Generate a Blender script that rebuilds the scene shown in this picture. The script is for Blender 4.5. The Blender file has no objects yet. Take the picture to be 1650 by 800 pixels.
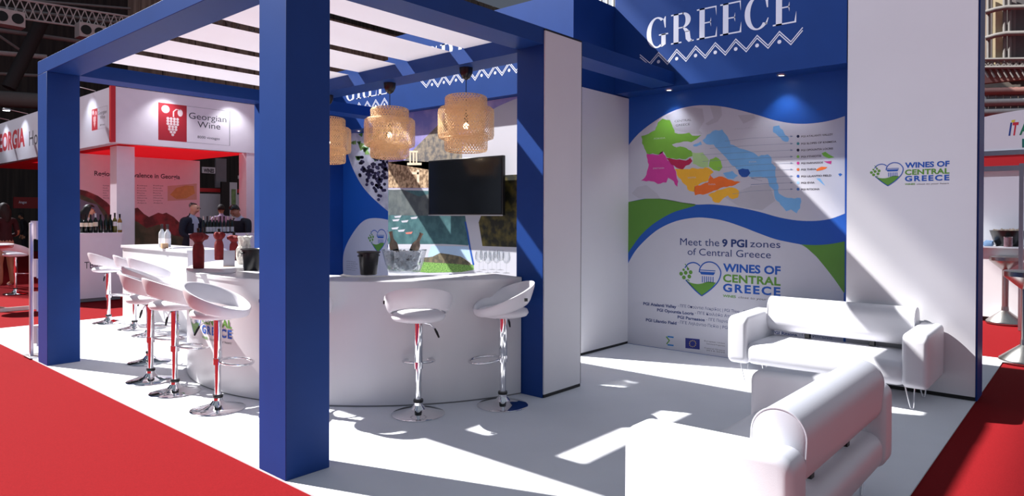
import bpy, bmesh, math, random
from mathutils import Vector, Matrix
from mathutils.geometry import tessellate_polygon
random.seed(7)
PI = math.pi
S = bpy.context.scene
COL = S.collection

# ------------------------------------------------------------------ camera
EYE = 1.55
FPX, YAW, PITCH, ROLL, CY = 1093.25, math.radians(48.963), math.radians(0.434), math.radians(0.195), 356.97
fw = Vector((math.sin(YAW)*math.cos(PITCH), math.cos(YAW)*math.cos(PITCH), -math.sin(PITCH)))
r_ = Vector((math.cos(YAW), -math.sin(YAW), 0)); u_ = r_.cross(fw)
rt = r_*math.cos(ROLL) + u_*math.sin(ROLL); up = u_*math.cos(ROLL) - r_*math.sin(ROLL)
cd = bpy.data.cameras.new('camera'); cam = bpy.data.objects.new('camera', cd); COL.objects.link(cam)
cd.sensor_width = 36; cd.lens = 36*FPX/1650; cd.shift_y = -(400-CY)/1650; cd.clip_end = 300
cam.matrix_world = Matrix(((rt.x, up.x, -fw.x, 0), (rt.y, up.y, -fw.y, 0), (rt.z, up.z, -fw.z, EYE), (0, 0, 0, 1)))
S.camera = cam

# ------------------------------------------------------------------ world, sun, exposure
w = bpy.data.worlds.new('world'); S.world = w; w.use_nodes = True
bg = w.node_tree.nodes['Background']; bg.inputs[0].default_value = (0.76, 0.86, 1.0, 1); bg.inputs[1].default_value = 0.36
SUN_DIR = Vector((0.37, -1.0, -1.07))
sl = bpy.data.lights.new('sun', 'SUN'); sl.energy = 15.0; sl.angle = math.radians(0.7); sl.color = (1.0, 0.98, 0.95)
so = bpy.data.objects.new('sun', sl); COL.objects.link(so); so.location = (-10, 25, 30)
so.rotation_mode = 'QUATERNION'; so.rotation_quaternion = SUN_DIR.to_track_quat('-Z', 'Y')
vs = S.view_settings; vs.view_transform = 'Standard'; vs.look = 'None'; vs.gamma = 1.0; vs.exposure = 0.0; vs.use_curve_mapping = False

# ------------------------------------------------------------------ pixel helpers (a pixel gives a direction; the plane gives the distance)
def ray(px, py): return fw*FPX + rt*(px-825) - up*(py-CY)
def G(px, py, z=0.0):
    d = ray(px, py); t = (z-EYE)/d.z; return Vector((d.x*t, d.y*t, z))
def PX(px, py, X):
    d = ray(px, py); t = X/d.x; return Vector((X, d.y*t, EYE+d.z*t))
def PY(px, py, Y):
    d = ray(px, py); t = Y/d.y; return Vector((d.x*t, Y, EYE+d.z*t))

# ------------------------------------------------------------------ materials
def lin(c): return tuple(((v/255)/12.92 if v/255 <= 0.04045 else ((v/255+0.055)/1.055)**2.4) for v in c)
MATS = {}
def mat(name, rgb, rough=0.5, metal=0.0, var=0.04, scale=6.0, bump=0.0, bscale=60.0, emit=0.0, trans=0.0, ior=1.45, spec=0.5):
    if name in MATS: return MATS[name]
    m = bpy.data.materials.new(name); m.use_nodes = True; MATS[name] = m
    nt = m.node_tree; b = nt.nodes['Principled BSDF']; c = lin(rgb)
    b.inputs['Roughness'].default_value = rough; b.inputs['Metallic'].default_value = metal
    b.inputs['IOR'].default_value = ior; b.inputs['Specular IOR Level'].default_value = spec
    b.inputs['Base Color'].default_value = (*c, 1)
    if trans: b.inputs['Transmission Weight'].default_value = trans
    tc = nt.nodes.new('ShaderNodeTexCoord')
    if var:
        n = nt.nodes.new('ShaderNodeTexNoise'); n.inputs['Scale'].default_value = scale; n.inputs['Detail'].default_value = 4
        nt.links.new(tc.outputs['Object'], n.inputs['Vector'])
        rp = nt.nodes.new('ShaderNodeValToRGB')
        rp.color_ramp.elements[0].position = 0.3; rp.color_ramp.elements[1].position = 0.7
        rp.color_ramp.elements[0].color = (*[max(0, v*(1-var)) for v in c], 1)
        rp.color_ramp.elements[1].color = (*[min(1, v*(1+var)) for v in c], 1)
        nt.links.new(n.outputs['Fac'], rp.inputs['Fac']); nt.links.new(rp.outputs['Color'], b.inputs['Base Color'])
    if bump:
        n2 = nt.nodes.new('ShaderNodeTexNoise'); n2.inputs['Scale'].default_value = bscale; n2.inputs['Detail'].default_value = 3
        nt.links.new(tc.outputs['Object'], n2.inputs['Vector'])
        bp = nt.nodes.new('ShaderNodeBump'); bp.inputs['Strength'].default_value = bump; bp.inputs['Distance'].default_value = 0.01
        nt.links.new(n2.outputs['Fac'], bp.inputs['Height']); nt.links.new(bp.outputs['Normal'], b.inputs['Normal'])
    if emit:
        b.inputs['Emission Color'].default_value = (*c, 1); b.inputs['Emission Strength'].default_value = emit
    return m

def mat_two(name, a, b_, scale=8.0, rough=0.7, detail=6.0, lo=0.4, hi=0.6, tex='noise', stretch=(1, 1, 1), third=None):
    if name in MATS: return MATS[name]
    m = bpy.data.materials.new(name); m.use_nodes = True; MATS[name] = m
    nt = m.node_tree; b = nt.nodes['Principled BSDF']; b.inputs['Roughness'].default_value = rough
    tc = nt.nodes.new('ShaderNodeTexCoord'); mp = nt.nodes.new('ShaderNodeMapping'); mp.inputs['Scale'].default_value = stretch
    nt.links.new(tc.outputs['Object'], mp.inputs['Vector'])
    if tex == 'noise':
        n = nt.nodes.new('ShaderNodeTexNoise'); n.inputs['Scale'].default_value = scale; n.inputs['Detail'].default_value = detail; o = n.outputs['Fac']
    else:
        n = nt.nodes.new('ShaderNodeTexVoronoi'); n.inputs['Scale'].default_value = scale; o = n.outputs['Distance']
    nt.links.new(mp.outputs['Vector'], n.inputs['Vector'])
    rp = nt.nodes.new('ShaderNodeValToRGB'); e = rp.color_ramp.elements
    e[0].position = lo; e[1].position = hi; e[0].color = (*lin(a), 1); e[1].color = (*lin(b_), 1)
    if third:
        x = e.new(min(1.0, hi+(hi-lo))); x.color = (*lin(third), 1)
    nt.links.new(o, rp.inputs['Fac']); nt.links.new(rp.outputs['Color'], b.inputs['Base Color'])
    return m

BLUE = mat('blue paint', (22, 60, 128), 0.45, var=0.05, scale=3, bump=0.02, bscale=140, spec=0.25)
WHITE = mat('white laminate', (210, 209, 214), 0.42, var=0.015, scale=2)
BARW = mat('white bar laminate', (204, 202, 206), 0.28, var=0.02, scale=2)
FLOORW = mat('white exhibition carpet', (213, 214, 220), 0.9, var=0.03, scale=2.0, bump=0.12, bscale=350, spec=0.1)
RED = mat('red carpet', (114, 22, 26), 0.9, var=0.14, scale=150, bump=0.15, bscale=500, spec=0.03)
BLACK = mat('black trim', (14, 14, 16), 0.5, var=0.0)
LEATHER = mat('white leatherette', (212, 212, 218), 0.38, var=0.012, scale=5, bump=0.05, bscale=220)
CHROME = mat('chrome', (225, 225, 228), 0.07, 1.0, var=0.0)
STEEL = mat('brushed steel', (170, 168, 165), 0.28, 1.0, var=0.05, scale=40)
ALU = mat('aluminium', (190, 190, 192), 0.35, 1.0, var=0.03, scale=20)
PWHITE = mat('white print', (194, 194, 204), 0.5, var=0.01)
PBLUE = mat('royal blue print', (24, 82, 168), 0.45, var=0.03, scale=2)
PNAVY = mat('navy print', (28, 52, 110), 0.5, var=0.0)
PGREEN = mat('green print', (88, 140, 52), 0.5, var=0.03, scale=3)
LETW = mat('pale lettering', (222, 226, 240), 0.5, var=0.0)
DARKTXT = mat('dark grey print', (70, 66, 72), 0.6, var=0.0)
PLASTB = mat('black plastic', (18, 18, 20), 0.3, var=0.0)
GREENGL = mat('dark green bottle glass', (16, 26, 18), 0.08, var=0.0)

def clear_glass(name, tint=(253, 254, 254), fac=0.03):
    if name in MATS: return MATS[name]
    m = bpy.data.materials.new(name); m.use_nodes = True; MATS[name] = m
    nt = m.node_tree; nt.nodes.remove(nt.nodes['Principled BSDF']); out = nt.nodes['Material Output']
    t = nt.nodes.new('ShaderNodeBsdfTransparent'); t.inputs[0].default_value = (*lin(tint), 1)
    g = nt.nodes.new('ShaderNodeBsdfGlossy'); g.inputs['Roughness'].default_value = 0.04
    lw = nt.nodes.new('ShaderNodeLayerWeight'); lw.inputs['Blend'].default_value = 0.35
    ma = nt.nodes.new('ShaderNodeMath'); ma.operation = 'MULTIPLY_ADD'; ma.inputs[1].default_value = 0.5; ma.inputs[2].default_value = fac
    nt.links.new(lw.outputs['Facing'], ma.inputs[0])
    mx = nt.nodes.new('ShaderNodeMixShader'); nt.links.new(ma.outputs[0], mx.inputs[0]); nt.links.new(t.outputs[0], mx.inputs[1]); nt.links.new(g.outputs[0], mx.inputs[2])
    nt.links.new(mx.outputs[0], out.inputs['Surface']); return m
GLASS = clear_glass('clear glass')

def fabric_mat(name, rgb, tr=0.45):
    m = bpy.data.materials.new(name); m.use_nodes = True; nt = m.node_tree; b = nt.nodes['Principled BSDF']; out = nt.nodes['Material Output']
    b.inputs['Base Color'].default_value = (*lin(rgb), 1); b.inputs['Roughness'].default_value = 0.9
    t = nt.nodes.new('ShaderNodeBsdfTranslucent'); t.inputs[0].default_value = (*lin(rgb), 1)
    mx = nt.nodes.new('ShaderNodeMixShader'); mx.inputs[0].default_value = tr
    nt.links.new(b.outputs[0], mx.inputs[1]); nt.links.new(t.outputs[0], mx.inputs[2]); nt.links.new(mx.outputs[0], out.inputs['Surface'])
    return m
ROOFCLOTH = fabric_mat('white roof cloth', (228, 228, 236), 0.13)
REDCLOTH = fabric_mat('red stretched cloth', (225, 26, 34), 0.5)

# ------------------------------------------------------------------ object helpers
def wpos(o):
    p = Vector((0, 0, 0))
    while o is not None:
        p += o.location; o = o.parent
    return p
def link(name, me, m=None, parent=None, world=False, smooth=None):
    o = bpy.data.objects.new(name, me); COL.objects.link(o)
    if m is not None:
        for k in (m if isinstance(m, (list, tuple)) else [m]): me.materials.append(k)
    if parent is not None:
        o.parent = parent
        if world: o.location = -wpos(parent)
    if smooth is not None:
        for p in me.polygons: p.use_smooth = True
        me.set_sharp_from_angle(angle=math.radians(smooth))
    return o
def mk(name, verts, faces, m=None, parent=None, world=False, smooth=None):
    me = bpy.data.meshes.new(name); me.from_pydata([tuple(v) for v in verts], [], faces); me.update()
    return link(name, me, m, parent, world, smooth)
def from_bm(name, bm, m=None, parent=None, world=False, smooth=None):
    me = bpy.data.meshes.new(name); bm.normal_update(); bm.to_mesh(me); bm.free()
    return link(name, me, m, parent, world, smooth)
def tag(o, label=None, cat=None, group=None, kind=None):
    if label: o['label'] = label
    if cat: o['category'] = cat
    if group: o['group'] = group
    if kind: o['kind'] = kind
    return o
def thing(name, label, cat, loc=(0, 0, 0), rz=0.0, group=None, kind=None):
    o = bpy.data.objects.new(name, None); COL.objects.link(o); o.location = loc; o.rotation_euler = (0, 0, rz); o.empty_display_size = 0.1
    return tag(o, label, cat, group, kind)
def bm_box(bm, x0, x1, y0, y1, z0, z1, bev=0.0, seg=2):
    r = bmesh.ops.create_cube(bm, size=1.0); vs_ = r['verts']
    for v in vs_: v.co = Vector(((x0+x1)/2+v.co.x*(x1-x0), (y0+y1)/2+v.co.y*(y1-y0), (z0+z1)/2+v.co.z*(z1-z0)))
    if bev:
        es = list({e for v in vs_ for e in v.link_edges})
        bmesh.ops.bevel(bm, geom=es, offset=bev, segments=seg, profile=0.5, affect='EDGES')
def box(name, x0, x1, y0, y1, z0, z1, m, parent=None, bev=0.0, seg=2, world=False):
    bm = bmesh.new(); bm_box(bm, x0, x1, y0, y1, z0, z1, bev, seg)
    return from_bm(name, bm, m, parent, world, 40 if bev else None)
def bm_lathe(bm, prof, seg=24, c=(0, 0, 0), cap=True):
    rings = []
    for r, z in prof:
        if r < 1e-6: rings.append([bm.verts.new((c[0], c[1], c[2]+z))])
        else: rings.append([bm.verts.new((c[0]+r*math.cos(2*PI*i/seg), c[1]+r*math.sin(2*PI*i/seg), c[2]+z)) for i in range(seg)])
    for a, b in zip(rings, rings[1:]):
        for i in range(seg):
            j = (i+1) % seg
            if len(a) == 1 and len(b) == 1: continue
            if len(a) == 1: bm.faces.new((a[0], b[j], b[i]))
            elif len(b) == 1: bm.faces.new((a[i], a[j], b[0]))
            else: bm.faces.new((a[i], a[j], b[j], b[i]))
    if cap:
        if len(rings[0]) > 1: bm.faces.new(list(reversed(rings[0])))
        if len(rings[-1]) > 1: bm.faces.new(rings[-1])
def lathe(name, prof, m, parent=None, seg=24, c=(0, 0, 0), cap=True, world=False, ang=40):
    bm = bmesh.new(); bm_lathe(bm, prof, seg, c, cap); bmesh.ops.recalc_face_normals(bm, faces=bm.faces)
    return from_bm(name, bm, m, parent, world, ang)
def bm_tube(bm, pts, r, seg=8, closed=False, caps=True):
    pts = [Vector(p) for p in pts]; n = len(pts); rings = []
    rs = r if isinstance(r, (list, tuple)) else [r]*n
    prev = None
    for i, p in enumerate(pts):
        a = pts[(i-1) % n] if (closed or i > 0) else p; b = pts[(i+1) % n] if (closed or i < n-1) else p
        t = (b-a).normalized()
        if prev is None:
            q = Vector((0, 0, 1)) if abs(t.z) < 0.9 else Vector((1, 0, 0)); s = t.cross(q).normalized()
        else:
            s = (prev - t*prev.dot(t)).normalized()
        prev = s; v = t.cross(s)
        rings.append([bm.verts.new(p+(s*math.cos(2*PI*k/seg)+v*math.sin(2*PI*k/seg))*rs[i]) for k in range(seg)])
    m_ = n if closed else n-1
    for i in range(m_):
        a, b = rings[i], rings[(i+1) % n]
        for k in range(seg): bm.faces.new((a[k], a[(k+1) % seg], b[(k+1) % seg], b[k]))
    if caps and not closed: bm.faces.new(list(reversed(rings[0]))); bm.faces.new(rings[-1])
def tube(name, pts, r, m, parent=None, seg=10, closed=False, world=False):
    bm = bmesh.new(); bm_tube(bm, pts, r, seg, closed); bmesh.ops.recalc_face_normals(bm, faces=bm.faces)
    return from_bm(name, bm, m, parent, world, 50)
def copy_tree(o, parent=None):
    c = o.copy(); COL.objects.link(c); c.parent = parent
    for ch in list(o.children): copy_tree(ch, c)
    return c

# ------------------------------------------------------------------ flat print: polygons and lettering on a mapped surface
def plane_x(X, lift=0.002):      # wall that faces -x : u runs to the right in the picture (towards -y)
    return lambda u, v: Vector((X-lift*0.25, -u, v))
def plane_y(Y, lift=0.002):      # wall that faces -y
    return lambda u, v: Vector((u, Y-lift*0.4, v))
def uvx(px, py, X):
    p = PX(px, py, X); return (-p.y, p.z)
def uvy(px, py, Y):
    p = PY(px, py, Y); return (p.x, p.z)
def smooth_line(pts, n=6):
    out = []
    for i in range(len(pts)-1):
        p0 = Vector(pts[max(i-1, 0)]); p1 = Vector(pts[i]); p2 = Vector(pts[i+1]); p3 = Vector(pts[min(i+2, len(pts)-1)])
        for k in range(n):
            t = k/n
            out.append(0.5*((2*p1)+(p2-p0)*t+(2*p0-5*p1+4*p2-p3)*t*t+(3*p1-p0-3*p2+p3)*t**3))
    out.append(Vector(pts[-1])); return [tuple(p) for p in out]
def print_polys(name, polys, mp, m, parent, world=True):
    V, F = [], []
    for poly in polys:
        tri = tessellate_polygon([[Vector((p[0], p[1], 0)) for p in poly]])
        k = len(V); V += [mp(p[0], p[1]) for p in poly]
        area = sum(poly[i][0]*poly[(i+1) % len(poly)][1]-poly[(i+1) % len(poly)][0]*poly[i][1] for i in range(len(poly)))
        for t in tri:
            a, b, c = [Vector((poly[i][0], poly[i][1])) for i in t]
            cr = (b-a).x*(c-a).y-(b-a).y*(c-a).x
            F.append(tuple(k+i for i in (t if cr > 0 else reversed(t))))
    return mk(name, V, F, m, parent, world)
def circ(cx, cy, r, n=16, ry=None): return [(cx+r*math.cos(2*PI*i/n), cy+(ry or r)*math.sin(2*PI*i/n)) for i in range(n)]
def stroke(pts, wd):
    L, R = [], []
    pts = [Vector(p) for p in pts]
    for i, p in enumerate(pts):
        a = pts[max(i-1, 0)]; b = pts[min(i+1, len(pts)-1)]; t = (b-a).normalized(); n = Vector((-t.y, t.x))
        if 0 < i < len(pts)-1:
            t1 = (p-a).normalized(); cs = max(0.45, t.dot(t1)); k = wd/2/cs
        else: k = wd/2
        L.append(tuple(p+n*k)); R.append(tuple(p-n*k))
    quads = []
    for i in range(len(pts)-1): quads.append([L[i], L[i+1], R[i+1], R[i]])
    return quads
def text_mesh(s, bold=0.0, italic=0.0, space=1.0):
    c = bpy.data.curves.new('lettering', 'FONT'); c.body = s; c.size = 1.0; c.offset = bold; c.shear = italic; c.space_character = space; c.resolution_u = 3
    o = bpy.data.objects.new('lettering', c); COL.objects.link(o)
    dg = bpy.context.evaluated_depsgraph_get(); me = bpy.data.meshes.new_from_object(o.evaluated_get(dg))
    bpy.data.objects.remove(o); bpy.data.curves.remove(c)
    return me
def text(s, mp, u0, u1, v0, h, m, parent, bold=0.0, italic=0.0, name='lettering', space=1.0, world=True, fit=True):
    """letters with the left edge at u0, right edge at u1, baseline v0 and cap height h"""
    me = text_mesh(s, bold, italic, space)
    if not me.vertices: return None
    xs = [v.co.x for v in me.vertices]; x0, x1 = min(xs), max(xs)
    sv = h/0.69; su = (u1-u0)/(x1-x0) if fit else sv
    V = [mp(u0+(v.co.x-x0)*su, v0+v.co.y*sv) for v in me.vertices]
    F = [tuple(p.vertices) for p in me.polygons]
    bpy.data.meshes.remove(me)
    return mk(name, V, F, m, parent, world)
def text_px(s, X, pl, pr, ptop, m, parent, lift=0.003, axis='x', **k):
    f = uvx if axis == 'x' else uvy
    a = f(*pl, X); b = f(*pr, X); c = f(*ptop, X)
    return text(s, (plane_x if axis == 'x' else plane_y)(X, lift), a[0], b[0], (a[1]+b[1])/2, c[1]-a[1], m, parent, **k)

# ================================================================== THE SETTING
fl = box('floor', -14, 46, -14, 36, -0.06, -0.010, RED); tag(fl, 'red carpet covering the exhibition hall floor', 'floor', kind='structure')
pf = box('platform', 2.108, 9.19, 0.80, 11.30, -0.010, 0.0, FLOORW); tag(pf, 'white carpeted platform under the blue stand', 'platform', kind='structure')

TX, FX, MX = 6.031, 6.863, 7.165            # tower fascia, alcove fascia, alcove back wall
YB, YC = 4.37, 7.56                         # tower sides
# central tower
YW = 7.70
wt = box('wall_tower', 6.15, 7.30, YB, YW, 0, 2.985, BLUE); tag(wt, 'central tower wall behind the bar with a printed landscape collage', 'wall', kind='structure')
box('side_panel', 6.16, MX, YB-0.012, YB-0.0005, 0.03, 2.985, WHITE, wt); box('skirting', 6.16, MX, YB-0.010, YB-0.0005, 0.002, 0.03, BLACK, wt)
tf = box('fascia_tower', TX, 7.30, YB, YC, 2.985, 4.03, BLUE); tag(tf, 'tall blue fascia of the central tower carrying GREECE lettering', 'fascia', kind='structure')
# right alcove
wb = box('wall_back', MX, 7.30, 1.82, YB-0.001, 0, 3.0, PBLUE); tag(wb, 'alcove back wall printed with the wine region map', 'wall', kind='structure')
fr = box('fascia_right', FX, 7.30, 1.82, YB-0.001, 3.0, 4.6, BLUE); tag(fr, 'blue fascia with large GREECE lettering above the map wall', 'fascia', kind='structure')
wr = box('wall_right', 6.886, 7.19, 0.786, 1.819, 0, 5.2, BLUE); tag(wr, 'tall white end wall with blue edge behind the far sofa', 'wall', kind='structure')
box('white_panel', 6.866, 6.886, 0.800, 1.812, 0.035, 5.19, WHITE, wr); box('skirting', 6.872, 6.886, 0.800, 1.812, 0.002, 0.035, BLACK, wr)
# left alcove
wl = box('wall_left', MX, 7.30, YW+0.001, 10.24, 0, 3.0, PBLUE); tag(wl, 'alcove wall with grape photograph left of the tower', 'wall', kind='structure')
fl2 = box('fascia_left', FX, 7.30, YC+0.001, 10.24, 3.0, 4.03, BLUE); tag(fl2, 'blue fascia with GREECE lettering left of the tower', 'fascia', kind='structure')
we = box('wall_end', 5.9, 7.30, 10.241, 10.42, 0, 4.03, BLUE); tag(we, 'blue end wall closing the left alcove', 'wall', kind='structure')

# ------------------------------------------------------------------ Didone style letters for the fascias (unit cap height)
def ring_poly(a0, a1, cx=0.44, cy=0.5, ro=0.44, ryo=0.525, ri=0.25, ryi=0.475, n=40, sh=0.0):
    A = [math.radians(a0+(a1-a0)*i/n) for i in range(n+1)]
    return [(cx+ro*math.cos(a), cy+ryo*math.sin(a)) for a in A]+[(cx+sh+ri*math.cos(a), cy+ryi*math.sin(a)) for a in reversed(A)]
def R_(x0, x1, y0, y1): return [(x0, y0), (x1, y0), (x1, y1), (x0, y1)]
def quads_ring(*a, **k):
    p = ring_poly(*a, **k); n = len(p)//2
    return [[p[i], p[i+1], p[2*n-2-i], p[2*n-1-i]] for i in range(n-1)]
LET = {
 'E': ([R_(0.10, 0.30, 0, 1), R_(0, 0.74, 0.955, 1), R_(0, 0.76, 0, 0.045), R_(0.3, 0.54, 0.49, 0.53), [(0.70, 0.955), (0.74, 0.68), (0.74, 0.955)], [(0.70, 0.045), (0.76, 0.045), (0.76, 0.34)], [(0.50, 0.51), (0.54, 0.36), (0.54, 0.66)]], 0.76),
 'R': ([R_(0.10, 0.30, 0, 1), R_(0, 0.50, 0.955, 1), R_(0, 0.42, 0, 0.045), R_(0.3, 0.50, 0.49, 0.53)] + quads_ring(-90, 90, cx=0.46, cy=0.745, ro=0.32, ryo=0.255, ri=0.12, ryi=0.21)
       + [[(0.46, 0.51), (0.62, 0.46), (0.74, 0.34), (0.56, 0.34)], [(0.56, 0.36), (0.74, 0.36), (0.78, 0.10), (0.59, 0.10)], [(0.59, 0.10), (0.78, 0.10), (0.86, 0.02), (0.70, -0.01)], R_(0.78, 0.90, 0.0, 0.04)], 0.90),
 'C': (quads_ring(52, 318) + [[(0.70, 0.90), (0.76, 0.62), (0.80, 0.62), (0.80, 1.0), (0.77, 1.0)], [(0.70, 0.13), (0.76, 0.10), (0.82, 0.30), (0.79, 0.30)]], 0.84),
 'G': (quads_ring(52, 300) + [[(0.70, 0.90), (0.76, 0.62), (0.80, 0.62), (0.80, 1.0), (0.77, 1.0)], R_(0.62, 0.80, 0.06, 0.42), R_(0.52, 0.90, 0.38, 0.425), [(0.62, 0.06), (0.80, 0.06), (0.66, -0.01), (0.60, 0.0)]], 0.90)}
def greece(X, u0, u1, v0, h, parent, dots=True):
    total = sum(LET[c][1] for c in 'GREECE')+0.12*5; sx = (u1-u0)/total; x = 0.0
    for c in 'GREECE':
        polys, wd = LET[c]
        print_polys('letter', [[(u0+(x+p[0])*sx, v0+p[1]*h) for p in q] for q in polys], plane_x(X, 0.004), LETW, parent); x += wd+0.12
    P = 0.2243; za, zb = v0-0.062, v0-0.183            # zigzag below the word
    pk = [u0-0.09, u0+0.04]
    lines = []
    s = u0+0.152
    pts = [(s-0.24, za+0.013), (s-P/2, zb+0.02)]
    for k in range(7): pts += [(s+k*P, za), (s+k*P+P/2, zb)]
    pts += [(s+7*P, za)]
    for off in (0.0, -0.028):
        lines += stroke([(p[0], p[1]+off) for p in pts], 0.010)
    print_polys('zigzag', lines, plane_x(X, 0.004), LETW, parent)
    for k in range(7): print_polys('dot', [circ(s+k*P, zb+0.018, 0.020, 12)], plane_x(X, 0.004), LETW, parent)
greece(FX, -3.943, -2.283, 3.465, 0.33, fr)
greece(TX, -6.80, -5.14, 3.44, 0.33, tf)
greece(FX, -9.74, -8.08, 3.50, 0.33, fl2)

# ------------------------------------------------------------------ logo: heart, grapes, column, hill and three lines (drawn in units of a 1135 x 395 field)
def logo(mp, u0, vtop, width, parent, sub='logo', tagline='WINES close to your heart', world=True):
    k = width/1135.0
    def T(x, y): return (u0+(x-195)*k, vtop-(y-205)*k)
    def TT(l): return [T(*p) for p in l]
    left = smooth_line([(262, 290), (300, 245), (355, 225), (405, 232), (445, 258)])
    right = smooth_line([(436, 330), (446, 280), (490, 228), (560, 208), (635, 232), (684, 300), (678, 370), (640, 440), (560, 520), (466, 590)])
    low = smooth_line([(466, 590), (390, 535), (330, 480), (272, 425)])
    def st(l, wd):
        return [TT(q) for q in stroke(l, wd)]
    print_polys('heart_outline', st(left, 14)+st(right, 14)+st(low, 14), mp, PBLUE, parent, world)
    print_polys('hill', [TT(smooth_line([(275, 425), (330, 452), (410, 462), (470, 452), (540, 428), (632, 432)])+[(600, 475), (540, 530), (466, 584), (390, 528), (330, 480)])], mp, PGREEN, parent, world)
    print_polys('column_drawing', [TT(R_(440, 625, 299, 309)), TT([(438, 320), (624, 320), (604, 352), (458, 352)])]+[TT(R_(468+i*25, 478+i*25, 370, 440)) for i in range(6)], mp, PBLUE, parent, world)
    for (x, y) in ((216, 358), (272, 344), (332, 335), (250, 398), (316, 384), (246, 312), (300, 300)):
        print_polys('grape', [TT(circ(x, y, 23 if y > 315 else 15, 12))], mp, PGREEN, parent, world)
    print_polys('vine_stalk', st([(300, 295), (280, 262), (262, 245)], 10), mp, PGREEN, parent, world)
    print_polys('vine_stalk', st([(280, 430), (300, 420), (318, 436)], 10), mp, PGREEN, parent, world)
    for s, y0, y1, m, sp in (('WINES OF', 302, 220, PBLUE, 1.0), ('CENTRAL', 415, 335, PGREEN, 1.05), ('GREECE', 521, 438, PBLUE, 1.25)):
        a = T(712, y0); b = T(1330, y0); text(s, mp, a[0], b[0], a[1], (y0-y1)*k, m, parent, bold=0.035, space=sp, world=world)
    a = T(712, 582); text('WINES', mp, a[0], T(858, 582)[0], a[1], 26*k, PGREEN, parent, bold=0.03, world=world)
    text(tagline[6:], mp, T(885, 582)[0], T(1325, 582)[0], a[1], 24*k, DARKTXT, parent, italic=0.15, world=world)
EP = 6.866
a = uvx(1402, 264, EP); b = uvx(1530, 264, EP)
logo(plane_x(EP, 0.003), a[0], a[1]+0.002, b[0]-a[0], wr)
a = uvx(1095, 421, MX); b = uvx(1258, 428, MX)
logo(plane_x(MX, 0.004), a[0], a[1]+0.01, b[0]-a[0], wb)

# ------------------------------------------------------------------ map wall print (outline traced on the wall plane)
def A(l): return [uvx(1000+x/3.3324, 120+y/3.3324, MX) for x, y in l]
def B(l): return [uvx(1000+x/3.3324, 340+y/3.3324, MX) for x, y in l]
top = smooth_line([(36, 390), (100, 315), (200, 240), (300, 190), (400, 168), (480, 167), (560, 175), (650, 195), (740, 220), (830, 247), (920, 263), (1000, 265), (1080, 257), (1150, 242), (1204, 224)], 4)
bot = smooth_line([(1204, 748), (1130, 775), (1050, 787), (950, 785), (850, 768), (750, 740), (650, 718), (560, 705), (480, 698), (400, 700), (330, 690), (230, 672), (150, 665), (36, 687)], 4)
L1, L2, L3, L4 = plane_x(MX, 0.0015), plane_x(MX, 0.003), plane_x(MX, 0.0045), plane_x(MX, 0.006)
print_polys('white_field', [A(top+bot)], L1, PWHITE, wb)
lowtop = smooth_line([(36, 290), (80, 215), (140, 150), (210, 95), (300, 55), (400, 37), (480, 40), (560, 55), (650, 85), (740, 120), (830, 152), (920, 172), (970, 182), (1000, 200), (1050, 245), (1100, 305), (1150, 370), (1198, 440)], 4)
yl, yr = -4.368, -1.822
print_polys('white_field', [B(lowtop)+[(B([(1198, 440)])[0][0], 0.004), (B([(36, 290)])[0][0], 0.004)]], L1, PWHITE, wb)
print_polys('green_field', [B([(36, -46)]+smooth_line([(150, -68), (230, -64), (330, -45), (405, -31), (300, 2), (240, 30), (170, 75), (110, 130), (65, 190), (36, 235)], 4))], L1, PGREEN, wb)
print_polys('green_field', [B(smooth_line([(970, 181), (1050, 184), (1130, 178), (1203, 164)], 4)+[(1203, 440), (1198, 440), (1150, 370), (1100, 305), (1050, 245), (1000, 200)])], L1, PGREEN, wb)
PG = mat('pale map relief', (180, 179, 188), 0.5, var=0.06, scale=3)
print_polys('map_relief', [A([(300, 195), (380, 175), (440, 185), (450, 250), (420, 300), (440, 320), (385, 320), (290, 300), (240, 225)]), A([(480, 170), (540, 172), (545, 220), (520, 255), (470, 275), (455, 265), (500, 235)]), A([(630, 220), (715, 215), (725, 235), (660, 265)]), A([(60, 640), (90, 605), (140, 595), (195, 640), (215, 668), (100, 668)]), A([(560, 660), (700, 600), (800, 590), (830, 680), (760, 730), (640, 712)])], L2, PG, wb)
def jag(poly, amp=5.0, step=16.0, seed=1):
    rnd = random.Random(seed); out = []
    for i in range(len(poly)):
        p = Vector(poly[i]); q = Vector(poly[(i+1) % len(poly)]); d = q-p; n = max(1, int(d.length/step)); nn = Vector((-d.y, d.x)).normalized()
        for k in range(n):
            o = rnd.uniform(-amp, amp) if k else rnd.uniform(-2, 2)
            out.append(tuple(p+d*(k/n)+nn*o))
    return out
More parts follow.
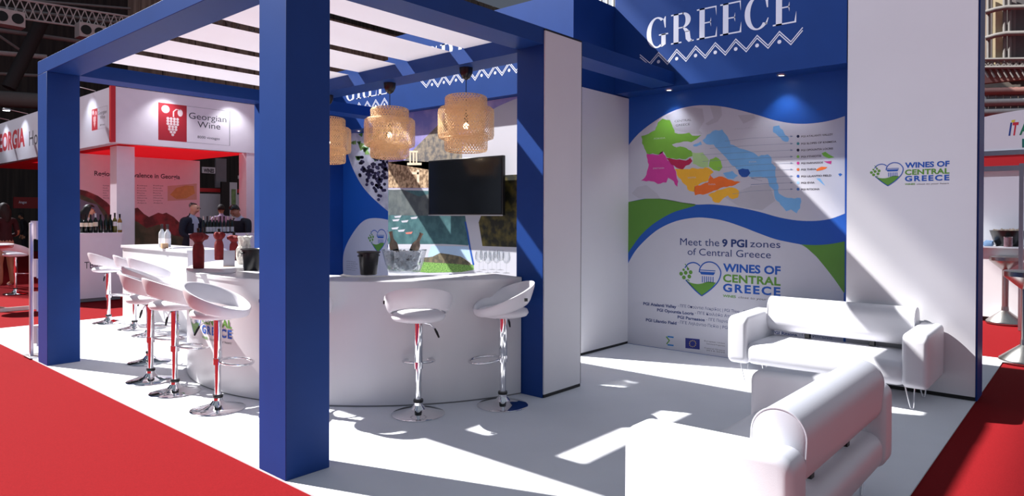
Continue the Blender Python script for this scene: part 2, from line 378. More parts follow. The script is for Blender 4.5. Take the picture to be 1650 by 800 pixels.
REG = [('green', (120, 178, 62), [(110, 330), (150, 320), (185, 300), (200, 260), (225, 237), (265, 245), (275, 270), (290, 300), (290, 315), (330, 318), (370, 312), (385, 330), (435, 325), (410, 345), (380, 365), (340, 362), (300, 370), (275, 378), (300, 392), (340, 390), (380, 410), (385, 440), (350, 455), (300, 455), (245, 445), (230, 415), (205, 430), (140, 425), (115, 370)]),
 ('pale green', (170, 205, 140), [(385, 420), (440, 420), (475, 460), (470, 495), (430, 500), (390, 480), (388, 450)]),
 ('leaf green', (140, 200, 72), [(480, 455), (510, 445), (540, 465), (548, 500), (530, 520), (500, 515), (475, 495)]),
 ('magenta', (205, 60, 150), [(140, 428), (205, 433), (225, 413), (245, 450), (285, 490), (300, 540), (310, 575), (305, 605), (285, 575), (255, 555), (245, 580), (200, 590), (180, 578), (108, 572), (140, 540), (150, 500)]),
 ('crimson', (178, 30, 74), [(245, 450), (300, 460), (350, 462), (375, 448), (385, 465), (370, 485), (350, 490), (335, 510), (300, 500), (270, 485)]),
 ('amber', (240, 180, 50), [(290, 507), (340, 507), (400, 505), (470, 502), (500, 525), (475, 545), (470, 570), (400, 600), (395, 632), (370, 625), (345, 590), (310, 555)]),
 ('orange', (236, 112, 40), [(480, 535), (500, 560), (545, 548), (580, 565), (645, 580), (600, 600), (555, 605), (520, 620), (470, 640), (400, 650), (398, 602), (470, 580)]),
 ('amber', (240, 180, 50), [(470, 648), (520, 624), (560, 614), (600, 607), (635, 625), (630, 660), (600, 672), (575, 650), (550, 670), (530, 690), (505, 690), (490, 665)]),
 ('sky blue', (118, 178, 226), [(440, 355), (465, 325), (510, 300), (545, 297), (575, 335), (590, 375), (640, 400), (690, 410), (740, 440), (790, 430), (810, 445), (810, 475), (835, 500), (830, 550), (845, 590), (850, 640), (900, 665), (968, 665), (965, 720), (945, 748), (915, 725), (890, 735), (860, 700), (830, 670), (825, 620), (800, 600), (790, 560), (735, 550), (690, 550), (650, 520), (600, 490), (570, 450), (530, 410), (500, 375), (460, 375)]),
 ('sky blue', (118, 178, 226), [(820, 280), (850, 275), (870, 300), (885, 325), (905, 345), (900, 362), (870, 355), (845, 330), (820, 310)]),
 ('sky blue', (118, 178, 226), [(550, 530), (600, 520), (632, 545), (605, 562), (575, 560)]),
 ('sky blue', (118, 178, 226), [(388, 380), (430, 360), (437, 378), (395, 388)]),
 ('navy', (30, 80, 160), [(630, 515), (655, 505), (685, 510), (695, 530), (680, 550), (650, 552), (635, 535)]),
 ('mini green', (120, 190, 70), [(1080, 425), (1100, 415), (1120, 430), (1148, 445), (1120, 450), (1090, 440)]),
 ('mini magenta', (190, 50, 130), [(1090, 468), (1135, 465), (1130, 482), (1110, 476)]),
 ('mini orange', (236, 112, 40), [(1050, 510), (1080, 495), (1112, 500), (1085, 515), (1052, 520)]),
 ('mini sky', (118, 178, 226), [(1050, 560), (1070, 558), (1085, 580), (1100, 600), (1080, 585)]),
 ('mini navy', (40, 100, 180), [(1168, 535), (1182, 530), (1192, 540), (1178, 548)])]
for i, (nm, rgb, pl) in enumerate(REG):
    m = mat('map '+nm, rgb, 0.5, var=0.04, scale=9)
    print_polys('map_region', [A(jag(pl, 4.0 if i < 13 else 1.0, 14.0, i))], L3 if nm != 'navy' else L4, m, wb)
LG = mat('legend line', (120, 132, 160), 0.5, var=0.0)
for i, (y, c, s, xs) in enumerate(((333, (20, 30, 70), 'PGI ATALANTI VALLEY', 560), (372, (60, 140, 150), 'PGI SLOPES OF KNIMIDA', 480), (407, (24, 28, 60), 'PGI OPOUNTIA LOCRIS', 430), (442, (130, 190, 90), 'PGI FTHIOTIS', 440), (477, (190, 50, 130), 'PGI PARNASSOS', 520), (511, (200, 100, 50), 'PGI THIVA', 690), (547, (50, 90, 170), 'PGI LILANTIO FIELD', 760), (582, (150, 190, 230), 'PGI EVIA', 700), (617, (70, 120, 190), 'PGI RITSONA', 600))):
    print_polys('legend_line', [A(q) for q in stroke([(xs, y+26), (700, y+10), (915, y)], 1.5)]+[A([(912, y-5), (928, y), (912, y+5)])], L4, LG, wb)
    print_polys('legend_dot', [A(circ(953, y, 8, 10))], L4, mat('legend dot %d' % i, c, 0.5, var=0.0), wb)
    n = len(s); a_ = A([(970, y+6)])[0]; b_ = A([(970+9.0*n, y+6-0.1*n)])[0]
    text(s, L4, a_[0], b_[0], a_[1], 0.018, DARKTXT, wb, bold=0.02)
for s, x0, x1, y in (('CENTRAL', 290, 380, 258), ('GREECE', 296, 372, 280), ('MALIAKOS', 615, 730, 298), ('ATTICA', 620, 700, 700)):
    a_ = A([(x0, y)])[0]; b_ = A([(x1, y)])[0]; text(s, L4, a_[0], b_[0], a_[1], 0.024 if y < 290 else 0.016, DARKTXT if y < 290 else PG, wb)
for s, x0, x1, y in (('FOKIDA', 180, 240, 350), ('EVRYTANIA', 175, 235, 510), ('VIOTIA', 360, 405, 560), ('EVIA', 690, 730, 475), ('THIVA', 470, 510, 596)):
    a_ = A([(x0, y)])[0]; b_ = A([(x1, y)])[0]; text(s, L4, a_[0], b_[0], a_[1], 0.018, PWHITE, wb)
def tb(s, x0, y0, x1, y1, cap, m, bold=0.0, **k):
    a_ = B([(x0, y0)])[0]; b_ = B([(x1, y1)])[0]; c_ = B([(x0, y0-cap)])[0]
    return text(s, L4, a_[0], b_[0], (a_[1]+b_[1])/2, c_[1]-a_[1], m, wb, bold=bold, **k)
tb('Meet the', 320, 185, 530, 190, 38, PNAVY); tb('9 PGI', 545, 192, 680, 195, 38, PNAVY, 0.035); tb('zones', 695, 196, 858, 199, 38, PNAVY)
tb('of Central Greece', 360, 240, 807, 252, 36, PNAVY)
tb('PGI Atalanti Valley', 122, 508, 300, 521, 15, PNAVY, 0.03); tb('- ΠΓΕ Οπούντια Λοκρίδας | PGI Thiva - ΠΓΕ Θήβα', 308, 522, 760, 556, 15, PNAVY)
tb('PGI Opountia Locris', 196, 543, 392, 557, 15, PNAVY, 0.03); tb('- ΠΓΕ Κοιλάδα Αταλάντης | PGI Evia', 400, 558, 780, 590, 15, PNAVY)
tb('PGI Parnassos', 306, 580, 452, 592, 15, PNAVY, 0.03); tb('- ΠΓΕ Παρνασσός | ΠΓΕ Εύβοια', 460, 593, 760, 620, 15, PNAVY)
tb('PGI Lilantio Field', 136, 596, 300, 609, 15, PNAVY, 0.03); tb('- ΠΓΕ Ληλάντιο Πεδίο | PGI Slopes of Knimida', 306, 611, 760, 650, 15, PNAVY)
tb('PGI Ritsona', 816, 662, 948, 672, 15, PNAVY, 0.03); tb('- ΠΓΕ Ριτσώνα', 958, 674, 1136, 690, 15, PNAVY)
print_polys('flag', [B([(348, 683), (425, 690), (425, 746), (348, 738)])], L3, mat('flag blue', (30, 40, 120), 0.5, var=0.0), wb)
def flag_star(k):
    a = 2*PI*k/12; cx, cy = 387+17*math.cos(a), 714+17*math.sin(a)
    return [(cx+(3.4 if j % 2 == 0 else 1.4)*math.sin(PI*j/5), cy-(3.4 if j % 2 == 0 else 1.4)*math.cos(PI*j/5)) for j in range(10)]
print_polys('flag_stars', [B(flag_star(k)) for k in range(12)], L4, mat('flag yellow', (240, 210, 60), 0.5, var=0.0), wb)
print_polys('emblem', [B([(252, 672), (285, 676), (285, 684), (252, 680)]), B([(252, 716), (285, 720), (285, 728), (252, 724)])], L3, mat('emblem blue', (30, 120, 190), 0.5, var=0.0), wb)
print_polys('emblem', [B(q) for q in stroke([(245, 676), (262, 697), (247, 716)], 6)], L3, PGREEN, wb)
for i, y in enumerate((704, 718, 742, 754)): tb(('European Union', 'Operational Programme', 'Central Greece', '2014-2020')[i], 450+(10 if i % 2 else 0), y, 560, y+10, 7, DARKTXT)

# ------------------------------------------------------------------ tower collage print
C1, C2, C3 = plane_x(6.15, 0.0015), plane_x(6.15, 0.003), plane_x(6.15, 0.0045)
def D(l): return [uvx(540+x/2.6667, 150+y/2.6667, 6.15) for x, y in l]
def E_(l): return [uvx(690+x/8.0, 360+y/8.0, 6.15) for x, y in l]
SKYV = mat_two('printed evening sky', (120, 120, 190), (176, 160, 205), 2.5, 0.5)
ROCK = mat_two('printed mountain', (92, 90, 92), (150, 138, 120), 14, 0.6)
RUIN = mat_two('printed ruins', (120, 92, 66), (205, 176, 140), 22, 0.6)
LAKE = mat_two('printed lake', (52, 92, 98), (70, 112, 116), 10, 0.5)
HILLS = mat_two('printed hills', (74, 84, 88), (96, 104, 104), 8, 0.6)
VINE = mat_two('printed vineyard', (72, 120, 48), (140, 186, 92), 40, 0.6, stretch=(1, 1, 3))
BROWN = mat_two('printed brown hill', (82, 78, 62), (120, 108, 84), 16, 0.6)
OLIVE = mat_two('printed dark vines', (24, 26, 12), (112, 100, 40), 9, 0.5, detail=2, lo=0.42, hi=0.75)
PALEB = mat('pale blue print', (176, 204, 232), 0.5, var=0.03)
print_polys('photo', [[(-YW+0.002, 0.005), (-YB-0.002, 0.005), (-YB-0.002, 2.98), (-YW+0.002, 2.98)]], C1, PWHITE, wt)
lw = -YW+0.003
arc = [D([p])[0] for p in smooth_line([(545, 410), (545, 262), (575, 180), (640, 100), (700, 58), (790, 20)], 5)]
print_polys('photo_sky', [[(lw, D([(230, 410)])[0][1]), *arc[0:1], *arc[1:], (arc[-1][0], 2.979), (lw, 2.979)]], C2, SKYV, wt)
print_polys('photo_mountain', [[(lw, D([(231, 300)])[0][1])]+D([(231, 300), (300, 290), (340, 240), (380, 200), (430, 150), (470, 110), (520, 160), (545, 200), (545, 320), (400, 330)])], C3, ROCK, wt)
print_polys('photo_ruins', [[(lw, D([(231, 408)])[0][1]), *D([(545, 408), (545, 300), (470, 290), (400, 296), (300, 292)]), (lw, D([(231, 296)])[0][1])]], C3, RUIN, wt)
TEMPLE = mat('printed temple stone', (226, 208, 182), 0.6, var=0.05)
print_polys('photo_temple', [D(R_(320, 326, 255, 300)), D(R_(334, 340, 255, 300)), D(R_(347, 353, 255, 300)), D(R_(318, 356, 248, 256)), D(R_(310, 372, 300, 310)), D(R_(330, 360, 340, 350)), D(R_(352, 362, 330, 385))], plane_x(6.15, 0.006), TEMPLE, wt)
print_polys('photo_lake', [[(lw, D([(231, 650)])[0][1]), *E_([(0, 270), (200, 268), (420, 280), (515, 288), (530, 250), (510, 130), (490, 0)]), *D([(545, 425)]), (lw, D([(231, 416)])[0][1])]], C2, LAKE, wt)
print_polys('photo_hills', [[(lw, D([(231, 525)])[0][1]), *D([(545, 530), (545, 470), (480, 450), (420, 430), (360, 445), (290, 415), (231, 418)])]], C3, HILLS, wt)
for x, y in ((262, 545), (300, 550), (258, 580), (285, 590), (318, 600), (270, 530), (340, 535)):
    print_polys('photo_boat', [D([(x-16, y), (x+16, y-4), (x+10, y+6), (x-12, y+7)])], plane_x(6.15, 0.006), PWHITE if x != 318 else mat('boat red', (200, 120, 110), 0.5, var=0), wt)
print_polys('photo_line', [E_(q) for q in stroke([(478, -20), (510, 130), (540, 320), (585, 540)], 22)], C3, PBLUE, wt)
print_polys('photo_vines', [E_([(650, -10), (700, 295), (1140, 310)])+[(E_([(1140, 0)])[0][0]+0.25, E_([(1140, 310)])[0][1]), (E_([(1140, 0)])[0][0]+0.25, D([(700, 355)])[0][1]), *D([(690, 355)])]], C2, OLIVE, wt)
print_polys('photo_field', [[(lw, E_([(0, 640)])[0][1]), *E_([(0, 640), (430, 630), (590, 600), (585, 540), (430, 490), (250, 500), (0, 500)]), (lw, E_([(0, 500)])[0][1])]], C3, VINE, wt)
print_polys('photo_hill', [[(lw, E_([(0, 500)])[0][1]), *E_([(0, 505), (300, 520), (560, 545), (540, 510), (420, 430), (270, 400), (150, 385), (60, 430), (0, 440)])]], plane_x(6.15, 0.006), BROWN, wt)
print_polys('photo_haze', [E_([(40, 290), (515, 300), (540, 400), (560, 500), (420, 430), (270, 400), (150, 385), (60, 430), (0, 440), (0, 400)])], C2, PALEB, wt)
for x in (290, 470, 515): print_polys('emblem', [E_(R_(x-20, x+(18 if x != 515 else 12), 655, 682))], C3, PNAVY if x != 470 else DARKTXT, wt)
print_polys('emblem', [[(-4.60, 2.26), (-4.45, 2.26), (-4.45, 2.60), (-4.60, 2.60)]], C3, PWHITE, wt)
logo(plane_x(6.15, 0.006), -5.22, 2.86, 0.62, wt)

# ------------------------------------------------------------------ left alcove print: grapes and white circle
D1, D2, D3 = plane_x(MX, 0.0015), plane_x(MX, 0.003), plane_x(MX, 0.0045)
def F_(l): return [uvx(540+x/2.6667, 150+y/2.6667, MX) for x, y in l]
GREYBG = mat_two('printed pale background', (176, 176, 184), (214, 214, 220), 4, 0.5)
print_polys('photo', [F_(smooth_line([(44, 172), (50, 240), (70, 310), (110, 390), (160, 450), (236, 516)], 5)+[(300, 540), (300, 172)])], D1, GREYBG, wl)
GRAPE = mat('printed grape', (44, 40, 62), 0.4, var=0.3, scale=30)
LEAF = mat('printed leaf', (84, 132, 58), 0.5, var=0.3, scale=20); LEAF2 = mat('printed pale leaf', (138, 178, 96), 0.5, var=0.2, scale=20)
rn = random.Random(3)
for k in range(120):
    cx, cy, sx_, sy_ = rn.choice(((150, 345, 13, 30), (196, 385, 12, 42), (196, 385, 12, 42), (122, 325, 10, 22), (214, 300, 10, 36), (172, 320, 14, 30)))
    print_polys('grape', [F_(circ(cx+rn.gauss(0, sx_), cy+rn.gauss(0, sy_), 7.0, 9))], D3 if k % 2 else plane_x(MX, 0.006), GRAPE if k % 3 else mat('printed blue grape', (66, 62, 92), 0.4, var=0.2, scale=30), wl)
for k in range(34):
    x = rn.uniform(75, 225); y = rn.gauss(235, 38); a = rn.uniform(0, 6.28); s = rn.uniform(9, 18)
    print_polys('leaf', [F_([(x+s*math.cos(a+q*PI/3)*(1.0 if q % 2 == 0 else 0.55), y+s*math.sin(a+q*PI/3)*(1.0 if q % 2 == 0 else 0.55)) for q in range(6)])], D2, LEAF if k % 3 else LEAF2, wl)
print_polys('white_field', [F_(smooth_line([(36, 800), (35, 700), (60, 630), (110, 560), (160, 538), (236, 548), (300, 580)], 5)+[(300, 900), (36, 900)])], D1, PWHITE, wl)
a = F_([(142, 585)])[0]; b = F_([(222, 585)])[0]
logo(D2, a[0], a[1], (b[0]-a[0])*1135/500, wl)
for i in range(5):
    a = F_([(50, 725+i*9)])[0]; b = F_([(88+8*(i % 2), 725+i*9)])[0]; text(('PGI Evia', 'ΠΓΕ Εύβοια', 'PGI Thiva', 'PGI Ritsona', 'PGI Parnassos')[i], D2, a[0], b[0], a[1], 0.014, DARKTXT, wl)

# ------------------------------------------------------------------ recessed downlights in the alcove soffits (each a real lamp)
def downlight(x, y, z, label):
    t = thing('downlight', label, 'spotlight', (x, y, z), group='recessed downlights')
    lathe('rim', [(0.030, -0.012), (0.046, -0.012), (0.048, 0.0), (0.030, 0.0)], ALU, t, 20, cap=False)
    lathe('lens', [(0.0, -0.006), (0.030, -0.006)], mat('lamp lens', (255, 244, 226), 0.3, var=0, emit=14), t, 20, cap=False)
    ld = bpy.data.lights.new('spot', 'SPOT'); ld.energy = 13; ld.spot_size = math.radians(95); ld.spot_blend = 0.7; ld.color = (0.85, 0.92, 1.0); ld.shadow_soft_size = 0.03
    lo = bpy.data.objects.new('spot', ld); COL.objects.link(lo); lo.parent = t; lo.location = (0, 0, -0.03)
p = G(1078, 145, 3.0); q = G(1259, 121, 3.0); s_ = G(578, 209, 3.0)
xm = 7.01
downlight(xm, PX(1078, 145, xm).y, 3.0, 'small lit downlight left of the pair above the map wall')
downlight(xm, PX(1259, 121, xm).y, 3.0, 'small lit downlight right of the pair above the map wall')
downlight(xm, PX(578, 208, xm).y, 3.0, 'small lit downlight above the grape photograph')

# ================================================================== PERGOLA
X0, X1, XI = 2.108, 2.405, 4.52
Y0, Y0B, Y1, Y1B = 3.574, 3.880, 8.13, 8.442
ZU, ZT = 3.012, 3.154
pg = thing('pergola', 'blue pergola with white cloth roof strips standing over the bar', 'pergola', (X0, Y0, 0))
tag(box('column', X0, X1, Y0, Y0B, 0, ZU, BLUE, pg, 0.003, 1, world=True), 'front blue column at the carpet edge')
tag(box('column', X0, X1, Y1, Y1B, 0, ZU, BLUE, pg, 0.003, 1, world=True), 'far blue column at the carpet edge')
for (ya, yb, s) in ((Y0, Y0B, -1), (Y1, Y1B, 1)):
    pr_ = box('pier', XI, 5.066, ya+(0.014 if s < 0 else 0), yb, 0, ZU, BLUE, pg, world=True)
    if s < 0:
        tag(box('pier_panel', XI+0.008, 5.058, ya, ya+0.013, 0.030, 3.128, WHITE, pr_, world=True), 'white front panel')
        box('pier_panel_edge', XI+0.008, 5.062, ya+0.002, ya+0.0135, 0.002, 0.030, BLACK, pr_, world=True)
        box('pier_panel_edge', XI+0.008, 5.062, ya-0.001, ya+0.0135, 3.128, 3.142, BLACK, pr_, world=True)
        box('pier_panel_edge', 5.058, 5.066, ya, ya+0.0135, 0.030, 3.128, BLACK, pr_, world=True)
box('beam', X0, X1, Y0, Y1B, ZU, ZT, BLUE, pg, 0.003, 1, world=True)
box('beam', X1+0.0005, FX-0.001, Y0+0.015, Y0B, ZU, ZT-0.001, BLUE, pg, world=True)
box('beam', X1+0.0005, FX-0.001, Y1, Y1B, ZU, ZT-0.001, BLUE, pg, world=True)
box('beam', XI, 4.82, Y0B+0.0005, Y1-0.0005, 2.985, 3.125, BLUE, pg, world=True)
for i, (ya, yb) in enumerate(((3.885, 4.555), (4.745, 5.37), (5.565, 6.195), (6.385, 6.995), (7.185, 7.80))):
    V, F = [], []; nx, ny = 14, 6; z0 = 3.1265
    for a in range(nx+1):
        for b in range(ny+1):
            V.append((X1+0.003+(XI+0.045-X1-0.003)*a/nx, ya+(yb-ya)*b/ny, z0+0.006*math.sin(b*1.7+i)*math.sin(PI*a/nx)+0.006))
    for a in range(nx):
        for b in range(ny):
            k = a*(ny+1)+b; F.append((k, k+ny+1, k+ny+2, k+1))
    mk('roof_strip', V, F, ROOFCLOTH, pg, True, 60)

# ================================================================== ROUND BAR
BC, BR, BZ = Vector((5.0, 5.98, 0)), 2.22, 1.02
def onbar(phi, r, z): return Vector((BC.x-r*math.cos(phi), BC.y-r*math.sin(phi), z))
PH = math.radians(77.2)
bar = thing('bar_counter', 'round white bar counter under the pergola', 'bar', (BC.x-BR, BC.y, 0))
def ring_sector(name, p0, p1, r0, r1, z0, z1, m, parent, n=10, bev=0.0):
    V, F = [], []
    for i in range(n+1):
        ph = p0+(p1-p0)*i/n
        prof = [(r0, z0), (r0, z1), (r1-bev, z1), (r1, z1-bev), (r1, z0)] if bev else [(r0, z0), (r0, z1), (r1, z1), (r1, z0)]
        V += [onbar(ph, r, z) for r, z in prof]
    k = 5 if bev else 4
    for i in range(n):
        for j in range(k): F.append((i*k+j, i*k+(j+1) % k, (i+1)*k+(j+1) % k, (i+1)*k+j))
    F.append(tuple(range(k))); F.append(tuple(n*k+j for j in reversed(range(k))))
    bm = bmesh.new(); vv = [bm.verts.new(v) for v in V]
    for f in F: bm.faces.new([vv[i] for i in f])
    bmesh.ops.recalc_face_normals(bm, faces=bm.faces)
    return from_bm(name, bm, m, parent, True, 30)
NP = 8
for i in range(NP):
    a = -PH+2*PH*i/NP; b = -PH+2*PH*(i+1)/NP
    ring_sector('front_panel', a, b, BR-0.03, BR, 0.012, 0.985, BARW, bar)
ring_sector('plinth', -PH, PH, BR-0.06, BR-0.008, 0.0, 0.012, mat('grey plinth', (120, 118, 120), 0.6), bar, 48)
ring_sector('worktop', -PH, PH, BR-0.52, BR+0.006, 0.985, BZ, BARW, bar, 64, 0.006)
ring_sector('back_panel', -PH, PH, BR-0.52, BR-0.50, 0.0, 0.985, BARW, bar, 48)
def cyl(px, py):
    d = ray(px, py); dx, dy = d.x, d.y
    ox, oy = -BC.x, -BC.y
    a = dx*dx+dy*dy; b = 2*(ox*dx+oy*dy); c = ox*ox+oy*oy-BR*BR; t = (-b-math.sqrt(max(0, b*b-4*a*c)))/(2*a)
    X, Y, Z = dx*t, dy*t, EYE+d.z*t
    return (BR*math.atan2(BC.y-Y, BC.x-X), Z)
cm = lambda u, v: onbar(u/BR, BR+0.003, v)
a = cyl(326, 536); b = cyl(374, 538)          # the word GREECE on the curved front
k_ = (b[0]-a[0])/618.0
logo(cm, a[0]-517*k_, a[1]+(521-205)*k_, 1135*k_, bar)

# second, straight counter at the far end of the platform
bc = thing('far_counter', 'straight white counter at the far end of the platform behind the round bar', 'bar', (3.90, 11.2, 0))
box('body', 3.90, 4.40, 9.0, 11.26, 0.0, 1.05, BARW, bc, 0.004, 1, world=True)
box('worktop', 3.88, 4.42, 8.98, 11.28, 1.05, 1.09, BARW, bc, 0.004, 1, world=True)

# ================================================================== BAR STOOLS
SHELL = mat('white stool leatherette', (216, 214, 219), 0.32, var=0.012, scale=8, bump=0.03, bscale=200)
def make_stool():
    """back of the stool points to local -y"""
    t = thing('bar_stool', '', 'bar stool', group='white bar stools with chrome foot')
    lathe('base', [(0.0, 0.0), (0.205, 0.0), (0.208, 0.006), (0.200, 0.012), (0.12, 0.026), (0.06, 0.045), (0.036, 0.075), (0.034, 0.10), (0.0, 0.10)], CHROME, t, 40, ang=30)
    lathe('collar', [(0.0, 0.095), (0.037, 0.095), (0.040, 0.105), (0.037, 0.118), (0.0, 0.118)], PLASTB, t, 20)
    lathe('lower_tube', [(0.0, 0.10), (0.0235, 0.10), (0.0235, 0.42), (0.0, 0.42)], CHROME, t, 24)
    lathe('upper_tube', [(0.0, 0.395), (0.031, 0.395), (0.033, 0.40), (0.031, 0.725), (0.0, 0.725)], CHROME, t, 24)
    # foot rest loop, in front of the tube
    pts = [(0.0, 0.03, 0.40)]+[(0.125*math.sin(a), 0.150-0.125*math.cos(a), 0.375) for a in [2*PI*i/24 for i in range(1, 24)]]+[(0.0, 0.03, 0.36)]
    pts = [(0.125*math.sin(2*PI*i/28), 0.135-0.125*math.cos(2*PI*i/28)+0.02, 0.385+0.012*math.cos(2*PI*i/28)) for i in range(28)]
    fr_ = tube('foot_rest', pts, 0.0105, CHROME, t, 8, closed=True)
    lathe('foot_rest_clamp', [(0.033, 0.36), (0.036, 0.36), (0.036, 0.41), (0.033, 0.41)], CHROME, fr_, 20, cap=True)
    box('seat_plate', -0.075, 0.075, -0.075, 0.075, 0.722, 0.732, PLASTB, t)
    lv = tube('lever', [(0.03, -0.02, 0.718), (0.09, -0.06, 0.715), (0.125, -0.085, 0.68), (0.14, -0.095, 0.655)], 0.005, CHROME, t, 6)
    tube('lever_grip', [(0.125, -0.085, 0.682), (0.14, -0.096, 0.655), (0.158, -0.108, 0.615)], [0.007, 0.010, 0.007], PLASTB, lv, 8)
    # seat cushion
    lathe('seat', [(0.0, 0.732), (0.15, 0.732), (0.195, 0.742), (0.210, 0.765), (0.200, 0.792), (0.15, 0.805), (0.0, 0.808)], SHELL, t, 32, ang=60)
    # wrap-around shell : low at the front, high open arch at the back
    V, F = [], []; N = 48; th_ = 0.034
    for i in range(N):
        a = 2*PI*i/N; c = 0.5+0.5*math.cos(a)                        # c=1 at the back
        zc = 0.770+0.165*c**1.0; hh = 0.030+0.052*c**0.8
        rx, ry = 0.238, 0.225
        tilt = 0.55
        nx_, ny_ = math.sin(a), -math.cos(a)
        prof = []
        for q in range(10):
            b = 2*PI*q/10; sx = math.copysign(abs(math.cos(b))**0.7, math.cos(b)); sy = math.copysign(abs(math.sin(b))**0.7, math.sin(b))
            r_off = th_/2*sx + hh*sy*tilt*0.55; zz = zc+hh*sy
            V.append((nx_*(rx+r_off), ny_*(ry+r_off), zz))
    for i in range(N):
        for q in range(10):
            F.append((i*10+q, ((i+1) % N)*10+q, ((i+1) % N)*10+(q+1) % 10, i*10+(q+1) % 10))
    bm = bmesh.new(); vv = [bm.verts.new(v) for v in V]
    for f in F: bm.faces.new([vv[i] for i in f])
    bmesh.ops.recalc_face_normals(bm, faces=bm.faces)
    sh = from_bm('backrest_shell', bm, SHELL, t, False, 75)
    a = 1.15
    box('tag', -0.264, -0.252, -0.125, -0.100, 0.880, 0.905, PLASTB, sh)
    return t
stool0 = make_stool()
used = False
def place_stool(x, y, backdir, label):
    """backdir: angle (deg) of the direction the back points to"""
    global used
    o = stool0 if not used else copy_tree(stool0); used = True
    o.location = (x, y, 0); o.rotation_euler = (0, 0, math.radians(backdir+90)); o['label'] = label
def sp(px, py): v = G(px, py); return v.x, v.y
def sp2(px, py): v = G(px, py); return v.x-0.04, v.y
place_stool(*sp(351, 660), 128, 'white bar stool in front of the bar logo, nearest to the front blue column')
place_stool(*sp(282, 633), 170, 'white bar stool second from the front blue column on the carpet side of the bar')
place_stool(*sp(243, 614), 166, 'white bar stool third from the front blue column on the carpet side of the bar')
place_stool(*sp(241, 584), 160, 'white bar stool fourth and last along the carpet side of the round bar')
place_stool(*sp2(246, 540), 175, 'white bar stool at the near end of the far straight counter')
place_stool(*sp2(222, 530), 165, 'white bar stool between two others at the far straight counter')
place_stool(*sp2(180, 520), 178, 'white bar stool at the far end of the straight counter, leftmost of all white stools')
place_stool(*sp(674, 668), 228, 'white bar stool with its back to the viewer at the middle of the bar front')
place_stool(*sp(810, 654), -32, 'white bar stool turned sideways next to the white panelled pier')

place_stool(2.90, 4.73, 214, 'white bar stool almost wholly hidden behind the front blue column')

# ================================================================== PENDANT LAMPS
def bamboo():
    m = bpy.data.materials.new('woven bamboo'); m.use_nodes = True; MATS['bamboo'] = m; nt = m.node_tree; b = nt.nodes['Principled BSDF']; out = nt.nodes['Material Output']
    c = (*lin((214, 170, 112)), 1); b.inputs['Base Color'].default_value = c; b.inputs['Roughness'].default_value = 0.6
    tc = nt.nodes.new('ShaderNodeTexCoord'); n = nt.nodes.new('ShaderNodeTexNoise'); n.inputs['Scale'].default_value = 30; nt.links.new(tc.outputs['Object'], n.inputs['Vector'])
    rp = nt.nodes.new('ShaderNodeValToRGB'); rp.color_ramp.elements[0].color = (*lin((226, 188, 138)), 1); rp.color_ramp.elements[1].color = (*lin((246, 220, 178)), 1); nt.links.new(n.outputs['Fac'], rp.inputs['Fac']); nt.links.new(rp.outputs['Color'], b.inputs['Base Color'])
    t = nt.nodes.new('ShaderNodeBsdfTranslucent'); nt.links.new(rp.outputs['Color'], t.inputs[0])
    mx = nt.nodes.new('ShaderNodeMixShader'); mx.inputs[0].default_value = 0.5; nt.links.new(b.outputs[0], mx.inputs[1]); nt.links.new(t.outputs[0], mx.inputs[2]); nt.links.new(mx.outputs[0], out.inputs['Surface'])
    return m
BAMBOO = bamboo()
def weave(name, prof, parent, n=84, wd=0.0088, twist=0.9, loops=2):
    """diagonal strips both ways over a surface of revolution; prof = [(r,z)...]"""
    L = [0.0]
    for a, b in zip(prof, prof[1:]): L.append(L[-1]+math.hypot(b[0]-a[0], b[1]-a[1]))
    def at(s):
        s = max(0, min(L[-1], s))
        for i in range(len(L)-1):
            if s <= L[i+1] or i == len(L)-2:
                f = (s-L[i])/max(1e-9, L[i+1]-L[i]); return (prof[i][0]+(prof[i+1][0]-prof[i][0])*f, prof[i][1]+(prof[i+1][1]-prof[i][1])*f)
    V, F = [], []; st = 12
    rmax = max(r for r, z in prof)
    for sgn in (1, -1):
        for k in range(n):
            base = 2*PI*k/n; k0 = len(V)
            for j in range(st+1):
                s = L[-1]*j/st; r, z = at(s); ang = base+sgn*twist*(s/L[-1])*(L[-1]/0.25)
                da = wd/2/max(r, 0.03)*1.2; r2 = r+(0.0015 if (j+k) % 2 else -0.0015)*sgn
                V.append((r2*math.cos(ang-da), r2*math.sin(ang-da), z)); V.append((r2*math.cos(ang+da), r2*math.sin(ang+da), z))
            for j in range(st): F.append((k0+2*j, k0+2*j+1, k0+2*j+3, k0+2*j+2))
    o = mk(name, V, F, BAMBOO, parent); return o
